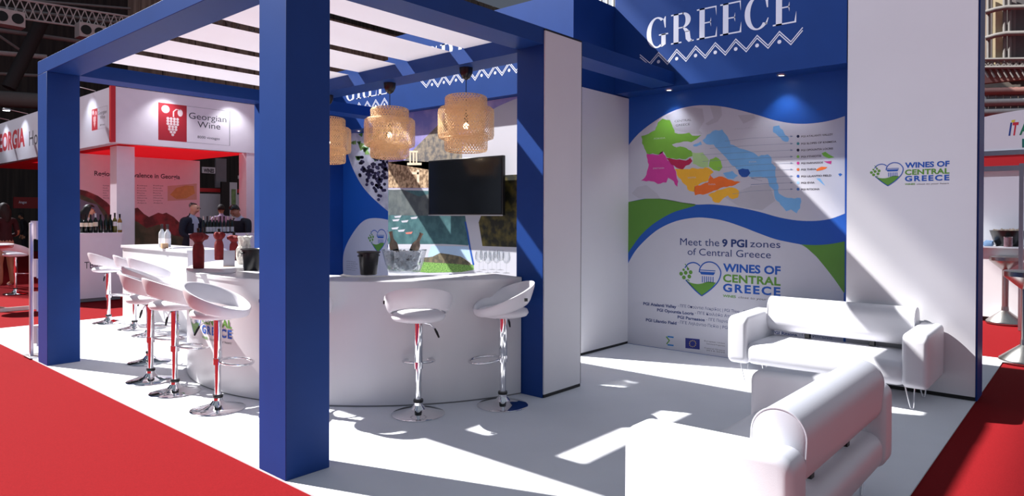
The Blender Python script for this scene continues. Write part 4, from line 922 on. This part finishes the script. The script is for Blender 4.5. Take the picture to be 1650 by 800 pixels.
arm_lamp(PY(265, 160, GY).x, GY+0.06, 0, -1, 'arm spotlight above the left half of the red grape sign')
arm_lamp(PY(371, 160, GY).x, GY+0.06, 0, -1, 'arm spotlight above the right half of the red grape sign')
for px, lb in ((148, 'arm spotlight above the small sign right of the far column'), (40, 'arm spotlight above the red country lettering, next to the far column'), (10, 'arm spotlight above the red country lettering, at the left picture edge')):
    arm_lamp(4.62, PX(px, 160, 4.56).y, -1, 0, lb)

# ================================================================== PEOPLE
SKIN = mat('skin', (214, 160, 132), 0.5, var=0.04, scale=20); SKIN2 = mat('tanned skin', (176, 122, 92), 0.5, var=0.04, scale=20)
def skin_mesh(verts, edges, radii, root=0, levels=2):
    me = bpy.data.meshes.new('body'); me.from_pydata(verts, edges, []); o = bpy.data.objects.new('body', me); COL.objects.link(o)
    md = o.modifiers.new('skin', 'SKIN'); md.branch_smoothing = 0.6
    for i, r in enumerate(radii):
        sv = me.skin_vertices[0].data[i]; sv.radius = r if isinstance(r, tuple) else (r, r); sv.use_root = (i == root)
    ss = o.modifiers.new('sub', 'SUBSURF'); ss.levels = levels
    dg = bpy.context.evaluated_depsgraph_get(); out = bpy.data.meshes.new_from_object(o.evaluated_get(dg))
    bpy.data.objects.remove(o); bpy.data.meshes.remove(me); return out
def person(label, loc, rz, H=1.78, lean=0.0, bow=0.0, hands=None, mats=None, region=None, hair=None, hairm=None, build=1.0):
    """faces local -y. hands = ((elbow,wrist) left, (elbow,wrist) right) in a 1.78 m frame; lean tilts the torso, bow the head"""
    t = thing('person', label, 'person', loc, rz)
    k = H/1.78
    def tors(p, extra=0.0):
        y, z = p[1], p[2]-0.95; a = lean
        return (p[0], y*math.cos(a)-z*math.sin(a), 0.95+y*math.sin(a)+z*math.cos(a))
    piv = Vector((0, 0.0, 1.52))
    def head(p):
        q = Vector(p)-piv; c, s = math.cos(bow), math.sin(bow); return tors((piv.x+q.x, piv.y+q.y*c-q.z*s, piv.z+q.y*s+q.z*c))
    V, Ed, Rd, idx = [], [], [], {}
    def add(n, p, r, par=None):
        idx[n] = len(V); V.append(tuple(Vector(p)*k)); Rd.append((r[0]*k, r[1]*k) if isinstance(r, tuple) else (r*k, r*k))
        if par is not None: Ed.append((idx[par], idx[n]))
    b = build
    add('pel', (0, 0, 0.95), (0.165*b, 0.125*b)); add('bel', tors((0, 0, 1.10)), (0.150*b, 0.115*b), 'pel'); add('che', tors((0, 0, 1.30)), (0.175*b, 0.120*b), 'bel'); add('upc', tors((0, 0.01, 1.42)), (0.130*b, 0.085), 'che')
    add('nk', tors((0, 0.015, 1.50)), 0.058, 'upc'); add('nk2', head((0, 0.0, 1.545)), 0.056, 'nk'); add('jaw', head((0, -0.022, 1.600)), (0.070, 0.078), 'nk2'); add('mid', head((0, -0.012, 1.665)), (0.079, 0.094), 'jaw'); add('crn', head((0, 0.0, 1.735)), (0.066, 0.080), 'mid')
    add('nose', head((0, -0.118, 1.640)), 0.012, 'mid')
    for s in (-1, 1): add('ear%d' % s, head((s*0.088, 0.01, 1.655)), 0.016, 'mid')
    hands = hands or (((-0.25, 0.02, 1.13), (-0.27, -0.06, 0.88)), ((0.25, 0.02, 1.13), (0.27, -0.06, 0.88)))
    for s, (el, wr_) in zip((-1, 1), hands):
        n = 'L' if s < 0 else 'R'
        add('sh'+n, tors((s*0.185*b, 0.01, 1.415)), 0.070*b, 'upc'); add('el'+n, el, 0.050*b, 'sh'+n); add('wr'+n, wr_, 0.030, 'el'+n)
        d = (Vector(wr_)-Vector(el)).normalized(); sd = d.cross(Vector((0, -1, 0.2))).normalized(); nn = d.cross(sd).normalized()
        add('pa'+n, Vector(wr_)+d*0.06, (0.034, 0.018), 'wr'+n)
        for f in range(4):
            o_ = sd*(f-1.5)*0.021; L = (0.055, 0.066, 0.062, 0.048)[f]
            add('f%d%s' % (f, n), Vector(wr_)+d*(0.085+L*0.5)+o_, 0.0095, 'pa'+n); add('g%d%s' % (f, n), Vector(wr_)+d*(0.085+L*0.9)+o_+nn*0.022, 0.008, 'f%d%s' % (f, n))
        add('th'+n, Vector(wr_)+d*0.045+sd*0.045*(-1), 0.011, 'pa'+n); add('ti'+n, Vector(wr_)+d*0.085+sd*0.060*(-1)+nn*0.015, 0.009, 'th'+n)
    for s in (-1, 1):
        n = 'l' if s < 0 else 'r'
        add('hp'+n, (s*0.095, 0, 0.88), 0.098*b, 'pel'); add('kn'+n, (s*0.11, -0.015, 0.49), 0.062*b, 'hp'+n); add('ca'+n, (s*0.112, 0.015, 0.33), 0.054*b, 'kn'+n); add('an'+n, (s*0.115, 0.03, 0.09), 0.040, 'ca'+n); add('to'+n, (s*0.13, -0.13, 0.035), (0.044, 0.032), 'an'+n)
    me = skin_mesh(V, Ed, Rd)
    for m in mats: me.materials.append(m)
    zmin = min(v.co.z for v in me.vertices)
    inv = {}
    wr0 = [Vector(V[idx['wrL']]), Vector(V[idx['wrR']])]; el0 = [Vector(V[idx['elL']]), Vector(V[idx['elR']])]; nk = Vector(V[idx['nk2']])
    upv = (Vector(V[idx['crn']])-nk).normalized()
    for p in me.polygons:
        c = p.center; p.use_smooth = True
        hnd = any((c-w0).dot((w0-e0).normalized()) > 0 and (c-w0).length < 0.2*k for w0, e0 in zip(wr0, el0))
        hd = (c-nk).dot(upv) > -0.012 and (c-nk).length < 0.34
        p.material_index = region(c/k, hd, hnd)
    for v in me.vertices: v.co.z -= zmin
    bo = bpy.data.objects.new('body', me); COL.objects.link(bo); bo.parent = t
    hc = Vector(V[idx['mid']])+Vector((0, 0, -zmin))
    R3 = Matrix.Rotation(lean+bow, 3, 'X')
    for s in (-1, 1):
        e = lathe('eye', [(0, -0.009*k), (0.009*k, -0.004*k), (0.010*k, 0), (0.009*k, 0.004*k), (0, 0.009*k)], mat('eye dark', (40, 30, 28), 0.2, var=0), bo, 8, c=tuple(hc+R3 @ Vector((s*0.032, -0.086, 0.012))*k))
    mo = R3 @ Vector((0, -0.088, -0.055))*k+hc
    box('mouth', mo.x-0.022*k, mo.x+0.022*k, mo.y-0.006, mo.y+0.006, mo.z-0.004, mo.z+0.004, mat('lips', (160, 84, 80), 0.5, var=0), bo, 0.002, 1)
    if hair:
        bm = bmesh.new(); bmesh.ops.create_uvsphere(bm, u_segments=24, v_segments=16, radius=1)
        dl = []
        for v in bm.verts:
            x, y, z = v.co
            if hair == 'short':
                if y < -0.25 and z < 0.62: dl.append(v)
                elif z < (-0.62 if y > 0.15 else -0.05): dl.append(v)
            elif hair == 'fringe':
                if z < -0.42 or (y < 0.05 and z < 0.3) or z > 0.45: dl.append(v)
            else:
                if y < -0.30 and z < 0.55: dl.append(v)
        bmesh.ops.delete(bm, geom=dl, context='VERTS')
        for v in bm.verts:
            x, y, z = v.co; wob = 1+0.05*math.sin(9*x+7*z)+0.03*math.sin(23*y+11*x)
            if hair == 'long' and z < 0: z = z*3.2; x *= 1.18; y = y*1.2+0.15
            sc = (0.093, 0.112, 0.115) if hair != 'fringe' else (0.086, 0.104, 0.10)
            v.co = hc+R3 @ (Vector((x*sc[0]*wob, y*sc[1]*wob+0.012, z*sc[2]+0.018))*k)
        from_bm('hair', bm, hairm, bo, False, 70)
    return t
NAVY = mat('navy suit cloth', (26, 30, 46), 0.8, var=0.15, scale=30); CHAR = mat('charcoal suit cloth', (34, 36, 44), 0.8, var=0.15, scale=30); SHIRT = mat('pale blue shirt', (190, 198, 216), 0.7, var=0.05)
LILAC = mat('lilac shirt', (190, 168, 200), 0.7, var=0.08, scale=15); HAIRB = mat('dark brown hair', (40, 28, 24), 0.6, var=0.3, scale=40, bump=0.5, bscale=90); HAIRK = mat('black hair', (18, 16, 18), 0.5, var=0.2, scale=40); HAIRG = mat('grey hair', (120, 110, 104), 0.6, var=0.2)
def reg_suit(c, hd, hnd):
    if hd or hnd: return 0
    if c.z < 0.93: return 2 if c.z > 0.09 else 3
    if c.y < -0.03 and abs(c.x) < 0.025+max(0, c.z-1.05)*0.16 and c.z > 1.05: return 4
    return 1
def reg_jacket(c, hd, hnd):
    r = reg_suit(c, hd, hnd); return 1 if r == 4 and c.z < 1.40 else r
TROU = mat('dark trousers', (28, 28, 34), 0.8, var=0.1); SHOE = mat('black shoe', (20, 18, 18), 0.4, var=0)
# bald man behind the far counter, facing right and slightly to the viewer
p = PY(307, 390, 13.15)
bm_t = person('bald man in a navy suit and pale shirt looking down at bottles', (p.x, 13.15, 0), math.radians(28), 1.84, -0.06*-1, 0.30, (((-0.27, -0.02, 1.16), (-0.10, -0.26, 1.06)), ((0.26, -0.04, 1.15), (0.12, -0.30, 1.08))), [SKIN, NAVY, TROU, SHOE, SHIRT], reg_suit, 'fringe', HAIRG, 1.12)
p = PY(392, 390, 13.1)
person('dark haired man in a charcoal jacket bending his head beside the pink post', (p.x, 13.1, 0), math.radians(-70), 1.82, 0.22, 0.55, (((-0.27, -0.16, 1.12), (-0.16, -0.42, 1.05)), ((0.27, -0.16, 1.12), (0.14, -0.42, 1.04))), [SKIN2, CHAR, TROU, SHOE, SHIRT], reg_jacket, 'short', HAIRK, 1.12)
def reg_plain(c, hd, hnd):
    if hd or hnd: return 0
    if c.z < 0.93: return 2 if c.z > 0.09 else 3
    return 1
p = PY(357, 370, 18.2)
person('person in a lilac shirt seen from behind between the two suited men', (p.x, 18.2, 0), math.radians(160), 1.86, 0.10, 0.25, None, [SKIN2, LILAC, TROU, SHOE], reg_plain, 'short', HAIRB, 1.08)
p = PY(138, 360, 15.3)
person('dark haired person in a white top standing behind the lettered counter', (p.x, 15.3, 0), math.radians(70), 1.76, 0.05, 0.15, None, [SKIN, mat('white top', (224, 220, 222), 0.7), TROU, SHOE], reg_plain, 'long', HAIRK, 0.95)
def reg_shorts(c, hd, hnd):
    if hd or hnd: return 0
    if c.z < 0.06: return 3
    if c.z < 0.66: return 0
    if c.z < 0.98: return 2
    if abs(c.x) > 0.24 and c.z < 1.2: return 0
    return 1
p = G(9, 462)
person('woman with long dark hair and beige shorts standing at the left picture edge', (p.x, p.y, 0), math.radians(-160), 1.80, 0.05, 0.1, (((-0.27, -0.03, 1.12), (-0.16, -0.26, 1.05)), ((0.27, -0.03, 1.12), (0.18, -0.28, 1.02))), [SKIN2, mat('dark wine top', (58, 24, 28), 0.8, var=0.2), mat('beige shorts', (196, 160, 130), 0.8, var=0.05), mat('white trainer', (226, 224, 226), 0.5)], reg_shorts, 'long', HAIRB, 1.0)
p = PX(40, 380, 7.2)
person('person in black clothes standing in the dark beyond the white stool', (p.x, p.y, 0), math.radians(-120), 1.62, 0.15, 0.2, None, [SKIN2, mat('black shirt', (22, 22, 28), 0.8), TROU, SHOE], reg_plain, 'short', HAIRK, 1.05)

# ------------------------------------------------------------------ left edge: stool, high table, floor strip, banner
o = copy_tree(stool0); v = G(25, 474); o.location = (v.x, v.y, 0); o.rotation_euler = (0, 0, math.radians(-60)); o['label'] = 'white bar stool on red carpet beside the woman at the left picture edge'
v = G(-22, 500); t = thing('high_table', 'round high table with steel foot cut by the left picture edge', 'table', (v.x, v.y, 0))
lathe('foot', [(0, 0), (0.28, 0), (0.28, 0.012), (0.10, 0.06), (0.04, 0.14), (0, 0.14)], STEEL, t, 32); lathe('pole', [(0, 0.1), (0.035, 0.1), (0.035, 1.0), (0, 1.0)], STEEL, t, 20)
tp = lathe('top', [(0, 1.0), (0.34, 1.0), (0.36, 1.02), (0.36, 1.05), (0, 1.05)], mat('red table edge', (170, 40, 40), 0.4), t, 40); lathe('top_sheet', [(0, 1.05), (0.362, 1.05), (0.362, 1.065), (0, 1.065)], WHITE, tp, 40)
tag(box('trim_1', 1.5, 3.9, G(30, 500).y, G(30, 500).y+0.06, -0.010, 0.05, ALU), 'aluminium edge strip of the neighbouring platform on the red carpet', 'trim', kind='structure')
bn = thing('banner', 'dark red far banner with small pale word under the neighbouring stand', 'banner', (PY(42, 330, 30).x, 30, 0))
box('panel', PY(22, 330, 30).x, PY(62, 330, 30).x, 30, 30.08, PY(40, 336, 30).z, PY(40, 318, 30).z, mat('dark red banner', (120, 24, 26), 0.6), bn, world=True)
for dx in (-0.7, 0.7): box('leg', dx-0.03, dx+0.03, 0.0, 0.06, 0, PY(40, 336, 30).z, BLACK, bn)
text_px('Aragon', 30, (30, 328), (43, 328), (30, 324), PWHITE, bn, axis='y', bold=0.03)

# ------------------------------------------------------------------ far stand seen through the neighbour stand
fs = thing('far_stand', 'distant white stand with red band seen through the neighbouring stand', 'exhibition stand', (PY(360, 360, 25).x, 25, 0))
FWM = mat('far white wall', (206, 208, 214), 0.6, var=0.03)
def py_box(name, a, b, Y, d, m, par): 
    p0 = PY(*a, Y); p1 = PY(*b, Y); return box(name, min(p0.x, p1.x), max(p0.x, p1.x), Y, Y+d, max(0, min(p0.z, p1.z)), max(p0.z, p1.z), m, par, world=True)
py_box('wall', (318, 312), (420, 420), 25, 0.1, FWM, fs); py_box('red_band', (318, 303), (420, 312), 24.98, 0.14, REDP, fs)
sg = py_box('hanging_sign', (326, 269), (347, 280), 24.9, 0.05, WHITE, fs); text_px('WINES', 24.9, (328, 278), (345, 278.5), (328, 272), DARKTXT, sg, axis='y', bold=0.05)
py_box('post', (348, 255), (365, 303), 24.95, 0.1, mat('grey post', (120, 116, 122), 0.6), fs)
py_box('black_panel', (357, 293), (370, 420), 24.5, 0.1, BLACK, fs); py_box('white_panel', (370, 294), (382, 420), 24.5, 0.1, FWM, fs); py_box('picture', (373, 305), (380, 330), 24.49, 0.008, mat('green picture', (120, 150, 96), 0.6, var=0.3, scale=6), fs)
py_box('sign_board', (384, 283), (400, 289), 24.9, 0.05, WHITE, fs)

# ================================================================== RIGHT NEIGHBOUR STAND
IX = 13.0
it = thing('right_stand', 'white stand with red band and arched sign beyond the white end wall', 'exhibition stand', (IX, 1.0, 0))
box('wall', IX, IX+0.1, -1.6, 3.6, 0, 2.28, WHITE, it, world=True); box('rail', IX-0.03, IX+0.08, -1.6, 3.6, 2.28, 2.36, ALU, it, world=True)
box('red_band', IX-0.02, IX+0.1, -1.6, 3.6, 2.36, 2.525, REDP, it, world=True); box('rail', IX-0.03, IX+0.08, -1.6, 3.6, 2.525, 2.60, ALU, it, world=True)
V, F = [], []; n = 24
for i in range(n+1):
    y = 2.3-3.4*i/n; z = 2.60+0.62*math.sqrt(max(0.0, 1-((y-0.6)/1.72)**2)); V += [(IX-0.01, y, 2.60), (IX-0.01, y, z), (IX+0.06, y, z), (IX+0.06, y, 2.60)]
for i in range(n):
    for j in range(4): F.append((i*4+j, i*4+(j+1) % 4, (i+1)*4+(j+1) % 4, (i+1)*4+j))
bm = bmesh.new(); vv = [bm.verts.new(v) for v in V]
for f in F: bm.faces.new([vv[i] for i in f])
bm.faces.new(vv[:4]); bm.faces.new(list(reversed(vv[-4:]))); bmesh.ops.recalc_face_normals(bm, faces=bm.faces); ar = from_bm('arched_sign', bm, WHITE, it, True)
cs = ((30, 60, 130), (190, 40, 60), (30, 110, 80), (200, 170, 40), (30, 60, 130), (190, 40, 60))
a = uvx(1625, 218, IX); hh = uvx(1625, 199, IX)[1]-a[1]; u = a[0]
for ch, c, wd in zip('ITALIA', cs, (0.05, 0.085, 0.11, 0.09, 0.05, 0.12)):
    text(ch, plane_x(IX-0.01, 0.004), u, u+wd*0.92, a[1], hh, mat('sign ink %s' % (c,), c, 0.5, var=0), ar, bold=0.04, italic=0.25, name='letter'); u += wd
print_polys('sign_dot', [[uvx(px, py, IX) for px, py in ((1630, 194), (1636, 193), (1635, 197), (1630, 198))]], plane_x(IX-0.01, 0.004), mat('sign yellow', (210, 190, 60), 0.5, var=0), ar)
print_polys('sign_block', [[uvx(px, py, IX) for px, py in ((1647, 224), (1665, 223), (1665, 238), (1647, 238))]], plane_x(IX-0.01, 0.004), mat('sign green', (20, 100, 90), 0.5, var=0), ar)
ct = thing('service_counter', 'white counter of the right neighbouring stand', 'counter', (12.6, 1.1, 0))
zc_ = PX(1615, 398, 12.4).z
box('body', 12.42, 12.85, -1.2, 2.0, 0.06, zc_-0.02, WHITE, ct, world=True); box('worktop', 12.36, 12.90, -1.22, 2.02, zc_-0.02, zc_, WHITE, ct, world=True); box('plinth', 12.45, 12.85, -1.2, 2.0, 0, 0.06, BLACK, ct, world=True)
v = PX(1624, 397, 12.69); bw = thing('black_bowl', 'black bowl full of small things on the right counter', 'bowl', (12.69, v.y, zc_))
lathe('bowl', [(0, 0), (0.15, 0), (0.19, 0.10), (0.235, 0.24), (0.225, 0.24), (0.17, 0.05), (0, 0.05)], PLASTB, bw, 32)
bm = bmesh.new(); rn = random.Random(2)
for k in range(26):
    a_ = rn.uniform(0, 6.28); r0_ = 0.19*math.sqrt(rn.random()); r0 = bmesh.ops.create_cube(bm, size=0.04); bmesh.ops.transform(bm, matrix=Matrix.Translation((r0_*math.cos(a_), r0_*math.sin(a_), 0.225+rn.uniform(0, .02))) @ Matrix.Rotation(rn.uniform(0, 3), 4, 'X'), verts=r0['verts'])
tag(from_bm('contents', bm, mat('mixed wrappers', (190, 170, 150), 0.5, var=0.5, scale=14), bw), kind='stuff')
v = PX(1624.5, 397, 12.415); cn = thing('tin_can', 'small printed tin standing in front of the black bowl', 'can', (12.415, v.y, zc_)); lathe('tin', [(0, 0), (0.055, 0), (0.055, 0.14), (0, 0.14)], mat('printed tin', (150, 120, 126), 0.35, 0.5, var=0.4, scale=12), cn, 20); lathe('lid', [(0, 0.14), (0.057, 0.14), (0.057, 0.15), (0, 0.15)], STEEL, cn, 20)
v = PX(1592, 396, 12.5); bm = bmesh.new(); bm_box(bm, -0.1, 0.1, -0.06, 0.06, 0, 0.05, 0.02, 2); rn = random.Random(8)
for q in bm.verts: q.co += Vector((0, 0, rn.uniform(-0.0, 0.04) if q.co.z > 0.02 else 0))
o = from_bm('cloth_bundle', bm, mat('blue cloth', (120, 150, 186), 0.8, var=0.2), None, False, 40); o.location = (12.55, v.y, zc_); tag(o, 'crumpled pale blue cloth left of the black bowl', 'cloth')
tag(box('metal_post', 11.62, 11.67, PX(1646, 300, 11.65).y-0.025, PX(1646, 300, 11.65).y+0.025, 0.0, 2.3, ALU), 'thin aluminium post right of the black bowl', 'post')
def steel_stool(x, y, label, s=1.0):
    t = thing('steel_stool', label, 'stool', (x, y, 0), group='brushed steel pedestal stools')
    lathe('base', [(0, 0), (0.235*s, 0), (0.24*s, 0.015), (0.235*s, 0.04), (0.05, 0.19), (0.045, 0.25), (0, 0.25)], STEEL, t, 36); lathe('pole', [(0, 0.24), (0.042, 0.24), (0.042, 0.80), (0, 0.80)], STEEL, t, 20)
    lathe('seat', [(0, 0.78), (0.05, 0.79), (0.185*s, 0.91), (0.20*s, 0.925), (0.20*s, 0.975), (0.185*s, 0.985), (0, 0.98)], STEEL, t, 36)
v = G(1620, 521); steel_stool(v.x-0.06, v.y, 'brushed steel pedestal stool in front of the right white counter')
v = G(1652, 585); steel_stool(v.x, v.y, 'brushed steel pedestal stool cut by the right picture edge', 1.0)

# ================================================================== HALL
DARKH = mat_two('dark hall cladding', (34, 30, 28), (52, 46, 42), 1.2, 0.8, stretch=(6, 6, 0.3))
WOOD = mat_two('brown hall planks', (120, 106, 94), (160, 144, 128), 1.5, 0.8, stretch=(5, 5, 0.2))
hw1 = box('wall_hall_back', -25, 41, 34.0, 34.3, 0, 17, DARKH); tag(hw1, 'dark far end wall of the exhibition hall', 'wall', kind='structure')
for i, x in enumerate([12+1.55*k for k in range(19)]): box('plank', x, x+1.50, 33.94, 33.999, 6.0, 17, WOOD, hw1)
hw2 = box('wall_hall_side', 40.0, 40.3, -8, 34.0, 0, 18, WOOD); tag(hw2, 'brown clad side wall of the exhibition hall', 'wall', kind='structure')
TRUSS = mat('painted truss steel', (196, 192, 188), 0.6, var=0.06); PIPE = mat('grey pipe', (136, 133, 130), 0.6, var=0.05); DARKB = mat('dark steel beam', (46, 42, 42), 0.7, var=0.05)
def truss(p0, p1, h, label, m=TRUSS, r=0.035, n=12, group='hall roof trusses'):
    p0, p1 = Vector(p0), Vector(p1); d = p1-p0; upv = Vector((0, 0, -h)); t = thing('roof_truss', label, 'truss', p0, group=group)
    sd = d.cross(upv).normalized()*h*0.5
    for o_ in (Vector((0, 0, 0)), upv):
        tube('chord', [o_, d+o_], r, m, t, 6)
    bm = bmesh.new()
    for i in range(n):
        a = d*(i/n); b = d*((i+1)/n); bm_tube(bm, [a, b+upv], r*0.55, 5); bm_tube(bm, [a+upv, b], r*0.55, 5)
    bmesh.ops.recalc_face_normals(bm, faces=bm.faces); from_bm('lattice', bm, m, t, False, 50)
    return t
truss(PY(-40, -12, 27), PY(240, 32, 27), 0.62, 'grey lattice truss crossing the top left corner of the hall', n=22)
truss(PY(150, 28, 29), PY(420, 30, 29), 0.6, 'dark lattice truss behind the left pergola beam', PIPE, n=16)
def hall_pipe(a, b, Y, r, label, m=PIPE): return tag(tube('hall_pipe', [PY(*a, Y), PY(*b, Y)], r, m, None, 8), label, 'pipe', 'hall roof pipes')
hall_pipe((-20, 10), (215, 40), 27.8, 0.06, 'grey pipe directly below the top left truss')
hall_pipe((-20, 46), (135, 68), 29, 0.08, 'grey pipe below the twin round vents')
hall_pipe((-20, 84), (75, 92), 30, 0.09, 'pale pipe at the corner of the left pergola beam', TRUSS)
hall_pipe((-20, 118), (62, 122), 30, 0.06, 'thin dark pipe left of the far column top')
hall_pipe((-20, 158), (62, 163), 31, 0.30, 'thick pale duct just above the country lettering fascia', mat('pale duct', (120, 116, 112), 0.6))
hall_pipe((78, 14), (14, 142), 28.4, 0.22, 'dark slanting roof strut left of the far column', DARKB)
hall_pipe((-10, 52), (40, 86), 29.5, 0.05, 'thin slanting brace in the top left corner')
hall_pipe((40, 0), (210, 14), 29.5, 0.05, 'thin pipe above the top left truss')
def vent(px, py, n, label):
    p = PY(px, py, 26.5); t = thing('round_vent', label, 'vent', p, group='ceiling vent boxes')
    wd = 0.42
    box('housing', -wd*n/2, wd*n/2, 0.0, 0.5, -0.25, 0.25, TRUSS, t, 0.01, 1)
    for k in range(n):
        bm = bmesh.new(); bm_tube(bm, [(wd*(k-(n-1)/2), -0.012, 0), (wd*(k-(n-1)/2), 0.0, 0)], 0.165, 20); bmesh.ops.recalc_face_normals(bm, faces=bm.faces); from_bm('opening', bm, BLACK, t)
vent(16, 28, 2, 'pale box with two round openings in the top left corner'); vent(150, 50, 2, 'pale box with round openings behind the left pergola beam')
# window above the map fascia and structures at the right edge
wn = thing('window_1', 'bright hall window high above the blue tower', 'window', PX(985, 0, 39.9), kind='structure')
bx0, bx1 = PX(950, 20, 39.9), PX(1010, -40, 39.9)
mk('pane', [(39.95, bx0.y, bx0.z), (39.95, bx1.y, bx0.z), (39.95, bx1.y, bx1.z), (39.95, bx0.y, bx1.z)], [(0, 1, 2, 3)], mat('daylit glass', (226, 232, 240), 0.3, var=0.02, emit=0.8), wn, True)
for k in range(7):
    y = bx0.y+(bx1.y-bx0.y)*k/6; tube('glazing_bar', [(39.9, y, bx0.z), (39.9, y, bx1.z)], 0.06, PIPE, wn, 6, world=True)
GSTEEL = mat('grey gallery steel', (112, 108, 106), 0.7, var=0.08)  # even grey, darker than the truss paint
RX = 34.0
def px_box(name, a, b, X, d, m, par=None):
    p0 = PX(*a, X); p1 = PX(*b, X); return box(name, X, X+d, min(p0.y, p1.y), max(p0.y, p1.y), min(p0.z, p1.z), max(p0.z, p1.z), m, par, world=par is not None)
BEIGE = mat('beige cladding panel', (176, 162, 132), 0.7, var=0.05); GREYC = mat('grey cladding panel', (112, 104, 104), 0.7, var=0.05); RUST = mat('red brown steel', (112, 76, 70), 0.7, var=0.08)
tr = thing('hall_gallery', 'pale clad hall structure with girders at the right picture edge', 'building', (RX, 1.0, 0))
for a, b, m in (((1592, -6), (1599, 104), GREYC), ((1599, -6), (1605, 104), BEIGE), ((1606, -6), (1616, 104), BEIGE), ((1617, -6), (1625, 104), GREYC), ((1629, -6), (1636, 104), GREYC), ((1637, -6), (1660, 104), mat('dark grey panel', (84, 80, 82), 0.7, var=0.05))): px_box('cladding_panel', a, b, RX, 0.2, m, tr)
for px in (1593, 1619, 1627): tube('standpipe', [PX(px, -6, RX-0.15), PX(px, 104, RX-0.15)], 0.07, GSTEEL, tr, 8, world=True)
for y in (12, 54): tube('curved_rail', [PX(1588, y+8, RX-0.3), PX(1605, y+3, RX-0.3), PX(1622, y, RX-0.3), PX(1665, y-1, RX-0.3)], 0.10, GSTEEL, tr, 8, world=True)
px_box('girder', (1580, 109), (1665, 126), RX-0.3, 0.3, RUST, tr); px_box('soffit', (1580, 126), (1665, 152), RX+0.3, 0.2, mat('grey brown soffit', (92, 84, 78), 0.7, var=0.1), tr)  # soffit and lower wall share one even grey-brown
for k in range(9):
    a = 1583+k*10; tube('lattice_bar', [PX(a, 109, RX-0.36), PX(a+10, 125, RX-0.36)], 0.04, GSTEEL, tr, 5, world=True); tube('lattice_bar', [PX(a+10, 97, RX-0.36), PX(a, 108, RX-0.36)], 0.05, GSTEEL, tr, 5, world=True); tube('lattice_bar', [PX(a, 97, RX-0.36), PX(a+10, 108, RX-0.36)], 0.05, GSTEEL, tr, 5, world=True)
for y in (96, 109): tube('rail', [PX(1580, y, RX-0.4), PX(1665, y-1, RX-0.4)], 0.07, GSTEEL, tr, 6, world=True)
for r_i, y in enumerate((152, 168)):
    for k in range(7): px_box('glass_pane', (1581+k*12, y), (1592+k*12, y+13), RX, 0.05, mat('grey glass', (140, 142, 146), 0.25, var=0.1), tr)
for y in (148, 166, 182): tube('purlin', [PX(1580, y, RX-0.2), PX(1665, y-2, RX-0.2)], 0.16, RUST if y == 148 else GSTEEL, tr, 8, world=True)
px_box('lower_wall', (1580, 183), (1665, 345), RX+0.1, 0.2, mat('grey brown soffit', (92, 84, 78), 0.7, var=0.1), tr)

def tinted(name, c):
    m = bpy.data.materials.new(name); m.use_nodes = True; nt = m.node_tree; nt.nodes.remove(nt.nodes['Principled BSDF'])
    t = nt.nodes.new('ShaderNodeBsdfTransparent'); t.inputs[0].default_value = (*c, 1); nt.links.new(t.outputs[0], nt.nodes['Material Output'].inputs['Surface']); return m
rf = mk('ceiling', [(-12, 8.6, 12.95), (46, 8.6, 12.95), (46, 12.1, 12.95), (-12, 12.1, 12.95)], [(0, 1, 2, 3)], tinted('added sun filter', (0.27, 0.30, 0.36))); tag(rf, 'unseen tinted sheet added overhead to dim sun on the end wall', 'ceiling', kind='structure')  # added overhead sheet, out of view, dims the sun on end wall and fascia
rf2 = mk('ceiling', [(1.2, 21.0, 13.0), (46, 21.0, 13.0), (46, 33.9, 13.0), (-3.2, 33.9, 13.0), (1.2, 21.0, 13.3), (46, 21.0, 13.3), (46, 33.9, 13.3), (-3.2, 33.9, 13.3)], [(0, 3, 2, 1), (4, 5, 6, 7), (0, 1, 5, 4), (1, 2, 6, 5), (2, 3, 7, 6), (3, 0, 4, 7)], tinted('added stand sun filter', (0.56, 0.57, 0.60))); tag(rf2, 'unseen tinted slab added overhead to dim sun on the neighbouring stand', 'ceiling', kind='structure')  # unseen tinted slab put in to weaken sun on the neighbour stand

rf3 = mk('ceiling', [(-12, 12.101, 12.95), (46, 12.101, 12.95), (46, 12.55, 12.95), (-12, 12.55, 12.95)], [(0, 1, 2, 3)], tinted('added pale sun filter', (0.5, 0.52, 0.56))); tag(rf3, 'unseen paler sheet added overhead to soften the edge of the dimmed sun', 'ceiling', kind='structure')  # added paler sheet, also unseen, makes the sun fade out in two steps
